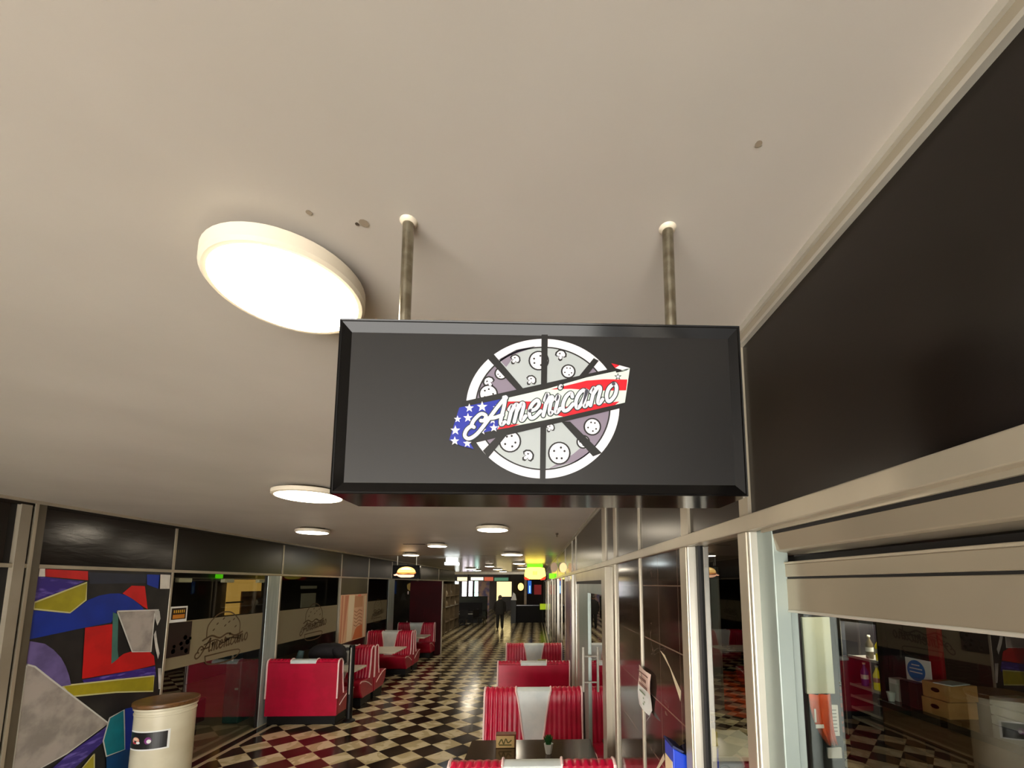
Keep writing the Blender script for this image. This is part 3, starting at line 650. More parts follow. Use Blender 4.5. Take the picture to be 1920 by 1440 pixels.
pf([(10.75, .95), (11.35, .95), (11.32, 1.28), (11.0, 1.24), (10.9, 1.18)], PE4, .0146)
for k in range(5): ribbon(q, catmull([(10.8+.03*(k % 2), 1.64-k*.085), (10.95, 1.60-k*.085), (11.1, 1.65-k*.085), (11.28, 1.61-k*.085)], 5), .011, mat('brown_scrawl', (176, 118, 84), .5), lambda y, z: (XL+.0148, y, z))
q.build('print', t, o, normals=False)

# ------------------------------------------------------------------ mural
MC = dict(red=(206, 22, 24), purple=(52, 34, 128), yellow=(172, 160, 30), slate=(40, 46, 64), blue=(14, 50, 158), sea=(70, 120, 112), pale=(176, 168, 162), white=(222, 220, 216),
          lilac=(112, 98, 160), teal=(10, 128, 146), deep=(14, 70, 124), paper=(226, 222, 214))
MP = [
    ('red', [(4.029, 2.435), (4.413, 2.427), (4.424, 2.337), (4.217, 2.355), (4.041, 2.368)]),
    ('purple', [(3.985, 2.37), (4.046, 2.363), (4.390, 2.326), (3.987, 2.121)]),
    ('yellow', [(3.985, 2.135), (4.416, 2.316), (4.426, 2.142), (4.293, 2.025), (3.992, 2.078)]),
    ('slate', [(4.415, 2.416), (5.065, 2.410), (5.063, 2.312), (4.444, 2.300)]),
    ('blue', [(5.065, 2.410), (5.235, 2.407), (5.232, 2.244), (5.079, 2.294)]),
    ('blue', [(3.985, 2.068), (4.293, 2.020), (4.447, 2.141), (4.547, 2.181), (4.660, 2.2), (4.760, 2.200), (4.85, 2.177), (4.921, 2.135), (5.0, 2.08), (5.055, 2.034), (5.072, 2.010), (4.758, 2.011), (4.708, 1.898), (4.443, 1.870), (3.985, 1.815)]),
    ('red', [(4.796, 2.200), (4.891, 2.282), (5.054, 2.276), (5.119, 2.013), (5.054, 2.047), (4.921, 2.135)]),
    ('red', [(4.448, 1.869), (4.722, 1.880), (4.758, 1.474), (4.885, 1.547), (4.98, 1.56), (5.080, 1.551), (5.20, 1.52), (5.267, 1.462), (5.294, 1.354), (5.007, 1.349), (4.477, 1.371)]),
    ('sea', [(4.713, 2.003), (4.774, 1.977), (4.810, 1.603), (4.833, 1.511), (4.759, 1.463)]),
    ('pale', [(4.758, 2.011), (5.269, 1.995), (5.216, 1.958), (5.219, 1.518), (4.983, 1.554)]),
    ('white', [(5.212, 1.989), (5.277, 1.985), (5.303, 1.890), (5.269, 1.812), (5.230, 1.895)]),
    ('white', [(5.231, 1.711), (5.254, 1.758), (5.292, 1.611), (5.337, 1.481), (5.323, 1.416), (5.271, 1.553)]),
    ('purple', [(4.478, 1.360), (5.293, 1.342), (5.321, 1.214), (4.526, 1.293)]),
    ('yellow', [(4.303, 1.345), (5.294, 1.232), (5.301, 1.055), (4.842, 1.155), (4.391, 1.225)]),
    ('white', [(5.335, 1.309), (5.380, 1.301), (5.398, 1.056), (5.372, 1.063)]),
    ('lilac', [(3.985, 1.80), (4.108, 1.760), (4.185, 1.697), (4.26, 1.61), (4.309, 1.525), (4.35, 1.43), (4.378, 1.337), (4.299, 1.341), (4.199, 1.349), (3.985, 1.39)]),
    ('pale', [(3.985, 1.60), (4.052, 1.568), (4.190, 1.432), (4.797, 0.853), (4.416, 0.694), (3.985, 0.60)]),
    ('purple', [(4.800, 0.831), (4.767, 0.683), (4.458, 0.499), (4.308, 0.608), (4.418, 0.679)]),
    ('teal', [(4.802, 0.905), (4.956, 0.943), (5.019, 0.512), (4.814, 0.518), (4.761, 0.690)]),
    ('blue', [(4.967, 0.951), (5.139, 0.937), (5.207, 0.357), (5.019, 0.512)]),
    ('deep', [(4.815, 0.507), (5.019, 0.506), (5.197, 0.447), (5.243, 0.057), (4.848, 0.231)]),
    ('yellow', [(4.681, 0.595), (4.717, 0.289), (4.470, 0.397)]),
    ('paper', [(3.985, 2.438), (4.028, 2.438), (4.037, 2.367), (3.985, 2.366)]),
    ('paper', [(5.234, 2.413), (5.376, 2.410), (5.381, 2.242), (5.247, 2.243)]),
]
mu = thing('wall_mural', 'large abstract mural of bold red, blue, yellow and purple shapes on the left wall', 'mural', (XL, 4.7, 0)); o = (XL, 4.7, 0)
q = MB(); q.box((XL-.05, 3.98, 0), (XL-.002, 5.40, 2.44), noisy('mural_charcoal', (24, 25, 27), (40, 38, 38), 4, .45)); q.build('board', mu, o)
q = MB()
for k, (c, ps) in enumerate(MP):
    d2 = tuple(int(v*.8) for v in MC[c])
    if c == 'purple': m = noisy('paint_'+c, MC[c], (112, 96, 190), 7, .45, lo=.5, hi=.7, stretch=(1, 1, 4))
    elif c in ('white', 'pale', 'lilac'): m = noisy('paint_'+c, MC[c], d2, 5, .5)
    else: m = noisy('paint_'+c, MC[c], tuple(int(v*.9) for v in MC[c]), 5, .45)
    q.face([(XL+.0004*(k+1), y, z) for y, z in ps], m)
    if c in ('yellow', 'pale', 'teal'):
        ribbon(q, list(ps)+[ps[0]], .007, mat('pale_edge', (206, 204, 150), .5) if c == 'yellow' else mat('white_edge', (206, 208, 204), .5), lambda y, z, kk=k: (XL+.0004*(kk+1)+.0002, y, z))
q.build('painted_shapes', mu, o, normals=False)

# ------------------------------------------------------------------ round ceiling lamps
def lamp(x, y, r, label, first=False):
    t = thing('ceiling_lamp', label, 'lamp', (x, y, H), group='round ceiling lamps')
    q = MB(); q.lathe((0, 0, 0), [(r*.80, 0), (r*.80, -.026)], mat('lamp_gap_shade', (70, 56, 34), .6), 40); q.build('mount', t)  # mount coloured dark to paint the shaded gap above the housing
    q = MB(); q.lathe((0, 0, 0), [(r*.7, -.022), (r*1.07, -.022), (r*1.10, -.026), (r*1.10, -.054), (r*1.06, -.061), (r*1.0, -.061)], HOUS, 48); q.build('housing', t, smooth=True)
    q = MB(); q.lathe((0, 0, 0), [(r*.999, -.056), (r*.999, -.0615), (r*.93, -.0665), (.001, -.070)], LAMPM, 48); q.build('diffuser', t, smooth=True)
ordn = ['nearest', 'second', 'third', 'fourth', 'fifth', 'sixth', 'seventh']
lamp(-.585, .955, .152, 'glowing round ceiling lamp right beside the hanging pizza sign')
for k, (y, r) in enumerate(((5.4, .19), (10.05, .245), (14.5, .2), (19.0, .24))):
    lamp(-.54, y, r, 'round ceiling lamp, %s behind the pizza sign in the row nearest the right wall' % ('first', 'second', 'third', 'fourth')[k])
for k, (y, r) in enumerate(((3.36, .235), (7.8, .165), (16.8, .17), (20.5, .21), (24.0, .2))):
    lamp(-1.78, y, r, 'round ceiling lamp, %s of the middle row down the corridor' % ordn[k])
for k, (y, r) in enumerate(((5.75, .19), (10.3, .18), (19.8, .26), (22.1, .2))):
    lamp(-2.97, y, r, 'round ceiling lamp, %s of the row above the left booths' % ordn[k])
lamp(-1.78, -1.1, .2, 'unseen round ceiling lamp added for light, middle row above the camera position')  # lamp rows carried on out of view, added for their light
lamp(-2.97, 1.2, .2, 'unseen round ceiling lamp added for light, left row level with the pizza sign')
lamp(-.54, -3.4, .2, 'unseen round ceiling lamp added for light, right row behind the viewer')
q = MB(); q.box((-2.97-.0, 8.0, H-.01), (-2.0, 8.05, H), DARKGAP) if False else q.box((-2.45, 7.95, H-.008), (-2.05, 8.02, H), mat('vent_dark', (60, 46, 38), .6)); tag(q.build('ceiling_vent', o=(-2.2, 8, H)), 'thin dark slot vent in the ceiling between lamps', 'vent')
q = MB(); q.lathe((.32, 6.2, H), [(.02, 0), (.02, -.02), (.008, -.03), (.008, -.05), (.02, -.055)], mat('sprinkler', (90, 76, 60), .4, .6), 12); tag(q.build('sprinkler', o=(.32, 6.2, H)), 'small sprinkler head on the ceiling near the right wall', 'sprinkler')
t = thing('ceiling_light_box', 'white glowing box light hung from the ceiling over the corridor', 'lamp', (-2.33, 12, H)); o = (-2.33, 12, H)
q = MB(); q.box((-2.48, 11.95, 2.9), (-2.18, 12.2, H), mat('box_white', (226, 232, 230), .4, emit=.25)); q.build('housing', t, o)
q = MB(); q.box((-2.51, 11.93, 2.83), (-2.15, 12.22, 2.9), mat('box_glow', (238, 250, 250), .4, emit=1.2)); q.build('diffuser', t, o)

# ------------------------------------------------------------------ hanging pizza sign
sg = thing('hanging_sign', 'black hanging sign with a white pizza logo and flag banner', 'sign', (.011, .807, H)); so = (.011, .807, H)
X0, X1, Y0, Y1, Z0, Z1 = -.359, .384, .745, .868, 2.457, 2.784
GB = mat('gloss_black', (7, 6, 6), .12, spec=.22)
q = MB()
fw = .019
q.prism([(X0, Y0), (X1, Y0), (X1, Y1), (X0, Y1)], 'z', Z0, Z0+.004, GB)
q.prism([(X0, Y0), (X1, Y0), (X1, Y1), (X0, Y1)], 'z', Z1-.004, Z1, GB)
q.box((X0, Y0, Z0+.004), (X0+.004, Y1, Z1-.004), GB).box((X1-.004, Y0, Z0+.004), (X1, Y1, Z1-.004), GB).box((X0+.004, Y1-.004, Z0+.004), (X1-.004, Y1, Z1-.004), GB)
q.build('sign_case', sg, so)
q = MB()
fl = [(X0, Z0), (X1, Z0), (X1, Z1), (X0, Z1)]; fi = [(X0+fw, Z0+fw+.003), (X1-fw, Z0+fw+.003), (X1-fw, Z1-fw-.002), (X0+fw, Z1-fw-.002)]
for i in range(4):
    j = (i+1) % 4
    q.face([(fl[i][0], Y0-.001, fl[i][1]), (fl[j][0], Y0-.001, fl[j][1]), (fi[j][0], Y0+.008, fi[j][1]), (fi[i][0], Y0+.008, fi[i][1])], GB)
q.build('sign_frame', sg, so)
q = MB(); q.box((X0+.01, Y0+.008, Z0+.01), (X1-.01, Y0+.012, Z1-.01), mat('sign_face', (22, 21, 21), .36, spec=.5)); q.build('sign_face', sg, so)
for x in (-.262, .275):
    q = MB(); q.lathe((x, .807, Z1), [(.0115, 0), (.0115, H-Z1)], STEEL, 20); r_ = q.build('hanging_rod', sg, so, smooth=True)
    q = MB(); q.lathe((x, .807, H), [(.018, 0), (.016, -.004), (.0115, -.007)], HOUS, 20); ob = q.build('ceiling_collar', r_, so, smooth=True)
# logo, drawn in a 1920 x 1440 design grid laid over the sign face
def LG(u, v, d):
    s, tt = u/1920, v/1440
    xa = -.182 + (.216+.182)*s; xb = -.173 + (.207+.173)*s
    za = 2.775 + .008*s; zb = 2.473 + .003*s
    return (xa+(xb-xa)*tt, Y0+.0078-.0003*d, za+(zb-za)*tt)
def lit(name, rgb, e=.03): return mat('sign_'+name, rgb, .4, emit=e)
LW, LGr, LDk, LBk = lit('white', (200, 198, 203), .02), lit('pale', (156, 162, 162), .02), lit('mauve', (118, 108, 122), .02), mat('sign_black', (14, 13, 13), .45)
LRd, LBl = lit('red', (186, 12, 30)), lit('blue', (20, 36, 136))
q = MB(); C0 = (945, 740); RX, RY = 696, 632
def el(a, k): return (C0[0]+RX*k*math.cos(a), C0[1]+RY*k*math.sin(a))
cut = sorted([math.atan2(-450, -465), -PI/2, math.atan2(-450, 485), math.atan2(420, 485), PI/2, math.atan2(410, -515)])
cols = [LGr, LGr, LGr, LDk, LGr, LGr]
secs = [(cut[i], cut[i+1]) for i in range(5)] + [(cut[5], cut[0]+2*PI)]
fill = [LGr, LGr, LDk, LGr, LGr, LDk]
for (a0, a1), fm in zip(secs, fill):
    A = [a0+(a1-a0)*k/22 for k in range(23)]
    q.face([LG(*C0, 1)] + [LG(*el(a, .885), 1) for a in A], fm)
    for i in range(22):
        q.face([LG(*el(A[i], .865), 2), LG(*el(A[i+1], .865), 2), LG(*el(A[i+1], .885), 2), LG(*el(A[i], .885), 2)], LBk)
        q.face([LG(*el(A[i], .885), 2), LG(*el(A[i+1], .885), 2), LG(*el(A[i+1], 1), 2), LG(*el(A[i], 1), 2)], LW)
for ps in ([(545, 300), (700, 210), (880, 175), (700, 250), (610, 370)], [(1215, 1160), (1290, 1100), (1390, 1130), (1270, 1215), (990, 1290)], [(640, 560), (690, 590), (640, 520)]):
    q.face([LG(u, v, 2) for u, v in ps], LDk)
def ring(u, v, r, d=3, n=22):
    q.face([LG(u+r*1.02*math.cos(2*PI*k/n), v+r*math.sin(2*PI*k/n), d) for k in range(n)], LBk)
    q.face([LG(u+(r-13)*math.cos(2*PI*k/n), v+(r-13)*math.sin(2*PI*k/n), d+.5) for k in range(n)], LW)
def dot(u, v, r): q.face([LG(u+r*math.cos(2*PI*k/10), v+r*math.sin(2*PI*k/10), 4) for k in range(10)], LBk)
for u, v, r in ((905, 312, 92), (1173, 412, 66), (450, 618, 86), (645, 1045, 100), (1092, 1150, 102), (1393, 915, 80), (565, 430, 60), (1310, 1050, 62)):
    ring(u, v, r)
    for k in range(5):
        a = k*2.4+u; dot(u+r*.5*math.cos(a), v+r*.5*math.sin(a), r*.1)
def mush(u, v, r, ang):
    ca, sa = math.cos(ang), math.sin(ang)
    T = lambda x, y: (u+(x*ca-y*sa)*r, v+(x*sa+y*ca)*r)
    out = [(-1, .15), (-.95, -.4), (-.5, -.9), (0, -1), (.5, -.9), (.95, -.4), (1, .15), (.6, .35), (.3, .15), (.35, .8), (0, 1.05), (-.35, .8), (-.3, .15), (-.6, .35)]
    q.face([LG(*T(*p), 3) for p in out], LBk)
    q.face([LG(*T(p[0]*.72, p[1]*.72-.03), 3.5) for p in out], LW)
    q.face([LG(*T(*p), 4) for p in ((-.45, -.2), (-.1, -.1), (-.1, -.45))], LBk)
for a in ((690, 302, 50, .6), (835, 495, 50, .7), (1105, 262, 54, .15), (805, 1175, 58, .9), (1008, 925, 44, .5), (455, 510, 56, -.5)): mush(*a)
def bar(p0, p1, hw, d=5): ribbon_pts = [p0, p1]; ribbon(q, ribbon_pts, hw, LBk, lambda u, v: LG(u, v, d))
def quad(ps, m, d): q.face([LG(u, v, d) for u, v in ps], m)
GAP = mat('sign_gap', (52, 49, 48), .42)
quad([(930, 70), (986, 70), (966, 1400), (915, 1400)], LBk, 5)
quad([(440, 290), (500, 255), (780, 590), (720, 600)], LBk, 5); quad([(1405, 290), (1450, 315), (1290, 520), (1220, 520)], LBk, 5)
quad([(1110, 870), (1190, 870), (1480, 1150), (1400, 1180)], LBk, 5); quad([(545, 985), (620, 985), (450, 1190), (400, 1130)], LBk, 5)
quad([(215, 690), (1560, 390), (1690, 700), (1650, 750), (330, 1060), (150, 1000)], LBk, 6)
# banner
ban = [(190, 745), (610, 660), (980, 575), (1340, 470), (1735, 385), (1690, 700), (1150, 822), (530, 940), (250, 1005), (110, 1035)]
quad(ban, lit('banner', (188, 200, 190), .02), 7)
quad([(1010, 582), (1340, 500), (1500, 488), (1712, 490), (1700, 590), (1400, 592), (1200, 575)], LRd, 8)
quad([(612, 690), (800, 690), (900, 690), (1000, 740), (1250, 735), (1640, 690), (1600, 722), (1250, 800), (1130, 828), (960, 790), (760, 755), (600, 775)], LRd, 8)
quad([(560, 900), (740, 893), (640, 925), (530, 942)], LRd, 8)
quad([(1565, 340), (1640, 358), (1600, 385)], LRd, 7); quad([(1600, 385), (1640, 358), (1735, 385), (1700, 410)], LW, 7); quad([(1600, 395), (1690, 412), (1610, 428)], LBk, 8)
quad([(190, 745), (610, 660), (585, 770), (530, 940), (250, 1005), (320, 1115), (200, 1085), (100, 1035)], LBl, 8)
def star(u, v, r, m=LW, d=9):
    q.face([LG(u+(r if k % 2 == 0 else r*.42)*math.sin(k*PI/5), v-(r if k % 2 == 0 else r*.42)*math.cos(k*PI/5), d) for k in range(10)], m)
for u, v, r in ((280, 750, 42), (395, 738, 50), (175, 850, 34), (268, 838, 44), (155, 950, 46), (150, 1045, 42), (262, 1066, 40), (392, 952, 42), (500, 928, 40), (490, 862, 34), (520, 745, 32)): star(u, v, r)
star(1625, 465, 36, LBk); star(1625, 465, 20, LW, 9.5)
strokes, L = word_strokes()
def WP(x, y):         # word units -> design grid, rising to the right
    u = 412 + x*147 + y*34; return (u, 885 - (u-640)*.214 - y*150)
for hw, m, d in ((25, mat('sign_outline', (30, 44, 46), .4), 10), (16, LW, 12)):
    for n_, (s, k) in enumerate(strokes):
        pts = [WP(*p) for p in catmull(s, 6)]
        ribbon(q, pts, (hw-6 if k < 1 else hw), m, lambda u, v, dd=d+n_*.055: LG(u, v, dd))
q.build('logo', sg, so, normals=False)

# ------------------------------------------------------------------ booths
BW = 1.165; BD = .68
def make_booth():
    root = thing('booth_seat', 'booth', 'booth', (0, 0, 0))
    hw = BW/2
    q = MB(); q.box((-hw+.03, .04, 0), (hw-.03, BD-.14, .14), BLACK); q.build('plinth', root, bevel=.006)
    q = MB(); q.box((-hw, 0, .14), (hw, .06, 1.0), RED); q.build('back_panel', root, bevel=.008)
    prof = [(.0, 1.0), (.012, 1.028), (.05, 1.045), (.10, 1.042), (.145, 1.015), (.165, .96), (.165, .86), (.175, .74), (.2, .6), (.225, .5), (.235, .42)]
    def vhalf(i): return .21 - (.115 * max(0, (i-4))/6)
    def flute(x, i): return .011*abs(math.sin((x)*PI/.058)) * (1 if i > 1 else .5)
    for sgn in (-1, 1):
        N = 66; rows = []
        for i, (y, z) in enumerate(prof):
            a, c = vhalf(i), hw-.004
            row = []
            for k in range(N+1):
                x = a + (c-a)*k/N
                f = flute(hw-x, i)
                ny, nz = (0, 1) if i < 3 else (.7, .7) if i == 4 else (1, 0.2)
                row.append((sgn*x, y+f*ny, z+f*nz))
            rows.append(row)
        q = MB(); q.grid(rows, RED)
        side = [(sgn*(hw-.004), y, z) for y, z in prof] + [(sgn*(hw-.004), .05, .42), (sgn*(hw-.004), .05, 1.0)]
        q.face(side, RED); q.build('backrest_cushion', root, smooth=True)
    q = MB(); rows = [[(s*vhalf(i)*w_, y+.004*(i > 1), z+.004*(i < 5)) for s, w_ in ((-1, 1), (-1, .5), (1, .5), (1, 1))] for i, (y, z) in enumerate(prof)]
    rows = [[(p[0], p[1]-(.006 if i == 0 else 0), p[2]-(.02 if i == 0 else 0)) for p in r] for i, r in enumerate(rows)]
    q.grid(rows, WHITEV); bi = q.build('backrest_insert', root, smooth=True)
    for sgn in (-1, 1):
        q = MB(); q.tube([(sgn*(vhalf(i)), y+.010, z+.008*(i < 5)) for i, (y, z) in enumerate(prof)], .011, PIPE, 6); q.build('insert_piping', bi, smooth=True)
        q = MB(); q.tube([(sgn*(hw), -.004, .42), (sgn*hw, -.004, .98), (sgn*hw, .012, 1.03), (sgn*hw, .06, 1.048), (sgn*hw, .12, 1.04), (sgn*hw, .165, .99), (sgn*hw, .17, .86), (sgn*hw, .2, .62), (sgn*hw, .235, .46)], .013, PIPE, 6); q.build('edge_piping', root, smooth=True)
    sp = [(.05, .14), (BD-.16, .14), (BD-.04, .26), (BD-.005, .36), (BD, .41), (BD-.02, .455), (BD-.08, .475), (.3, .455), (.05, .44)]
    q = MB(); q.prism(sp, 'x', -hw, hw, REDD); st = q.build('seat', root, bevel=.018, seg=3, smooth=True)
    for sgn in (-1, 1):
        q = MB(); q.tube([(sgn*(hw+.002), .10, .29), (sgn*(hw+.004), .26, .37), (sgn*(hw+.004), .42, .43), (sgn*(hw+.002), BD-.06, .462), (sgn*(hw-.002), BD-.012, .44)], .009, PIPE, 6); q.build('seat_piping', st, smooth=True)
    return root
proto = make_booth()
BOOTHS = [
 (-3.85, 7.42, 0, 'front red booth seat of the left row, its plain red back to the viewer'),
 (-3.85, 9.04, PI, 'red booth seat behind the black upright post on the left, white wedge on its back'),
 (-3.85, 9.09, 0, 'third red booth seat along the left row, turned away from the black post'),
 (-3.85, 11.85, PI, 'red booth seat facing the viewer behind the white left table, fourth along the left row'),
 (-3.85, 11.90, 0, 'red booth seat fifth along the left row, turned away from the viewer'),
 (-3.85, 14.38, PI, 'last red booth seat of the left row, against the tall dark red board'),
 (-.014, 3.14, 0, 'red booth seat at the bottom edge of the picture, only its fluted top edge showing'),
 (-.014, 5.46, PI, 'red fluted booth seat with a wide white wedge behind the dark table and plant'),
 (-.014, 7.12, 0, 'plain red booth back in the middle of the right row'),
 (-.014, 9.36, PI, 'farthest red booth seat of the right row, white wedge behind a black holder'),
]
for k, (x, y, rz, lab) in enumerate(BOOTHS):
    t = proto if k == 0 else copy_tree(proto)
    t.location = (x, y, 0); t.rotation_euler = (0, 0, rz); t['label'] = lab
    t['group'] = 'booth seats along the left wall' if x < -1 else 'booth seats along the right wall'

def table(name, x0, x1, y0, y1, top, label, z=.76):
    t = thing(name, label, 'table', ((x0+x1)/2, (y0+y1)/2, 0)); o = ((x0+x1)/2, (y0+y1)/2, 0)
    q = MB(); q.box((x0, y0, z-.035), (x1, y1, z), top); q.build('table_top', t, o, bevel=.006)
    q = MB(); q.lathe(o, [(.035, .03), (.035, z-.035)], BLACK, 16); q.build('pedestal', t, o, smooth=True)
    q = MB(); q.box((o[0]-.26, o[1]-.2, 0), (o[0]+.26, o[1]+.2, .03), BLACK); q.build('base_plate', t, o, bevel=.008)
    return t
table('dining_table', -.62, .56, 3.70, 4.46, WOODD, 'dark brown glossy table with a potted plant in the right row')
table('dining_table', -.6, .56, 7.9, 8.6, WOODD, 'dark table hidden between the two far booths of the right row')
table('dining_table', -4.40, -3.22, 7.98, 8.52, WTOP, 'white table between the first left booths, under the black jacket')
table('dining_table', -4.40, -3.18, 10.0, 10.95, WTOP, 'white table jutting out between the third and fourth left booths')
table('dining_table', -4.40, -3.2, 12.75, 13.5, WTOP, 'white table between the last two booths of the left row')
# table things
t = thing('potted_plant', 'small green succulent in a white pot on the dark table', 'plant', (.13, 4.1, .76)); o = (.13, 4.1, .76)
q = MB(); q.lathe(o, [(.026, 0), (.042, .082), (.044, .088), (.036, .086), (.034, .07)], mat('white_pot', (222, 226, 222), .4), 6); q.build('pot', t, o)
q = MB()
for k in range(26):
    a = k*2.4; tl = .25+.75*(k % 5)/4; h_ = .05+.045*(1-tl*.6)
    bx, by = .13+.012*math.cos(a), 4.1+.012*math.sin(a); ex, ey = .13+.05*tl*math.cos(a), 4.1+.05*tl*math.sin(a)
    q.tube([(bx, by, .83), ((bx+ex)/2, (by+ey)/2, .84+h_*.6), (ex, ey, .84+h_)], [.006, .007, .001], noisy('succulent', (30, 84, 40), (50, 110, 50), 30, .5), 5)
q.build('foliage', t, o, smooth=True)
t = thing('menu_holder', 'beige menu block with a small drawing on the dark table', 'menu holder', (-.27, 4.27, .76)); o = (-.27, 4.27, .76)
q = MB(); q.box((-.365, 4.24, .76), (-.175, 4.32, .885), noisy('holder_wood', (120, 70, 40), (100, 58, 34), 8, .5)); q.build('block', t, o, bevel=.005)
q = MB(); q.box((-.36, 4.236, .765), (-.19, 4.24, .87), mat('beige_card', (222, 190, 130), .5))
ribbon(q, catmull([(-.335, .80), (-.31, .84), (-.29, .80), (-.27, .845), (-.25, .81), (-.22, .83)], 5), .006, mat('olive_ink', (110, 100, 50), .6), lambda x, z: (x, 4.2352, z))
ribbon(q, catmull([(-.33, .79), (-.22, .79)], 4), .006, mat('olive_ink', (110, 100, 50), .6), lambda x, z: (x, 4.2352, z))
q.build('card', t, o, normals=False)
q = MB(); q.box((.05, 8.18, .76), (.24, 8.3, .885), mat('black_plastic', (14, 12, 18), .3)); tag(q.build('condiment_holder', o=(.15, 8.24, .76), bevel=.01), 'black holder on the far right table in front of the white wedge', 'holder')
# black jacket heaped on the first left table
JK = noisy('black_jacket', (16, 14, 18), (26, 22, 28), 9, .8)
q = MB(); rows = []
nu, nv = 15, 22
for i in range(nu):
    a = i/(nu-1)
    rows.append([])
    for j in range(nv+1):
        th = 2*PI*j/nv
        r = 1.0*math.sin(PI*(.04+.93*a)**1.0)**.6 + .03*math.sin(5*th+3*a)
        rows[-1].append((-3.86+.33*r*math.cos(th)+.05*a, 8.22+.22*r*math.sin(th), .765+.44*(1-(1-a)**1.5)+.02*math.sin(3*th)*a*(1-a)*3))
q.grid(rows, JK)
q.face([r for r in rows[0][:-1]], JK); q.face([r for r in rows[-1][:-1]], JK)
jk = thing('black_jacket', 'black jacket heaped on the first left table behind the front booth', 'jacket', (-3.85, 8.22, .76)); o = (-3.85, 8.22, .76)
q.build('jacket_body', jk, o, smooth=True)
q = MB(); q.tube([(-3.62, 8.12, 1.12), (-3.52, 8.07, 1.0), (-3.5, 8.05, .92), (-3.56, 8.03, .86)], [.10, .11, .10, .075], JK, 12); q.build('sleeve', jk, o, smooth=True)
q = MB(); q.tube([(-4.22, 8.05, 1.1), (-4.24, 8.03, .98), (-4.22, 8.02, .88)], [.05, .06, .05], mat('teal_lining', (58, 84, 86), .7), 10); q.build('teal_lining', jk, o, smooth=True)
# upright post
t = thing('post_stand', 'black upright post with a painted grey highlight beside the left booths', 'post', (-3.13, 7.6, 0)); o = (-3.13, 7.6, 0)
q = MB(); q.lathe(o, [(.10, 0), (.10, .02), (.05, .05), (.047, 1.24), (.04, 1.26), (.001, 1.262)], BLACK, 20); q.build('pole', t, o, smooth=True)
q = MB(); q.box((-3.135, 7.548, .45), (-3.12, 7.556, 1.22), ALU2); q.build('stripe', t, o)  # grey highlight on the pole, put on as a pale strip
q = MB(); q.box((-3.23, 7.56, 1.17), (-3.17, 7.62, 1.22), BLACK); q.build('belt_clip', t, o, bevel=.01)

# ------------------------------------------------------------------ tall red board
t = thing('red_partition', 'tall dark red partition board behind the last left booth', 'partition', (-3.6, 14.5, 0)); o = (-3.6, 14.5, 0)
q = MB(); q.box((-4.15, 14.46, 0), (-3.1, 14.52, 2.40), noisy('oxblood_board', (62, 3, 10), (52, 3, 9), 2, .6, spec=.15)); q.build('board', t, o)
q = MB(); q.box((-3.1, 14.45, 0), (-3.07, 14.53, 2.40), ALU); q.build('edge_strip', t, o)
for z, hgt in ((1.95, .12), (1.0, .1)):
    q = MB(); q.lathe((-4.2, 14.4, z), [(.001, 0), (.022, .02), (.018, hgt-.03), (.001, hgt)], PIPE, 10); q.build('clip', t, o, smooth=True)

# ------------------------------------------------------------------ bin
t = thing('waste_bin', 'white cylindrical waste bin with brown wooden lid before the mural', 'bin', (-4.08, 5.05, 0)); o = (-4.08, 5.05, 0)
BR = .262
BINM = noisy('bin_white', (214, 208, 184), (204, 196, 170), 3, .25)
q = MB(); q.lathe(o, [(BR-.01, 0), (BR, .02), (BR, .905), (BR+.006, .91), (BR+.006, .925), (BR, .93), (BR, .955), (BR+.012, .965), (BR+.012, .985), (BR-.01, .99)], BINM, 48); dr = q.build('drum', t, o, smooth=True)
q = MB(); q.lathe(o, [(BR-.005, .985), (BR+.018, .987), (BR+.02, 1.0), (BR+.026, 1.003), (BR+.026, 1.028), (BR+.02, 1.035), (BR-.02, 1.03), (.001, 1.03)], WOODL, 48); q.build('lid', t, o, smooth=True)
def cylp(a, z, r=BR+.002): return (-4.08+r*math.cos(math.radians(a)), 5.05+r*math.sin(math.radians(a)), z)
q = MB()
for k in range(20):
    a0, a1 = -128+k*4.4, -128+(k+1)*4.4
    q.face([cylp(a0, .575), cylp(a1, .575), cylp(a1, .77), cylp(a0, .77)], PW)
    if k < 19: q.face([cylp(a0, .59, BR+.003), cylp(a1, .59, BR+.003), cylp(a1, .755, BR+.003), cylp(a0, .755, BR+.003)], mat('label_black', (24, 22, 24), .4))
def blob(ac, zc, ra, rz, m, rr, n=18):
    q.face([cylp(ac+ra*math.cos(2*PI*k/n), zc+rz*math.sin(2*PI*k/n), rr) for k in range(n)], m)
blob(-107, .675, 10, .035, mat('label_salmon', (222, 150, 130), .5), BR+.004); blob(-107, .69, 7, .015, mat('label_cream', (238, 206, 180), .5), BR+.0045); blob(-100, .655, 5, .012, PW, BR+.0045); blob(-110, .65, 6, .008, mat('label_red', (170, 40, 60), .5), BR+.0046)
blob(-79, .675, 7, .036, mat('label_violet', (120, 40, 120), .5), BR+.004); blob(-77, .668, 4.5, .02, PW, BR+.0045)
q.build('sticker', dr, o, normals=False)

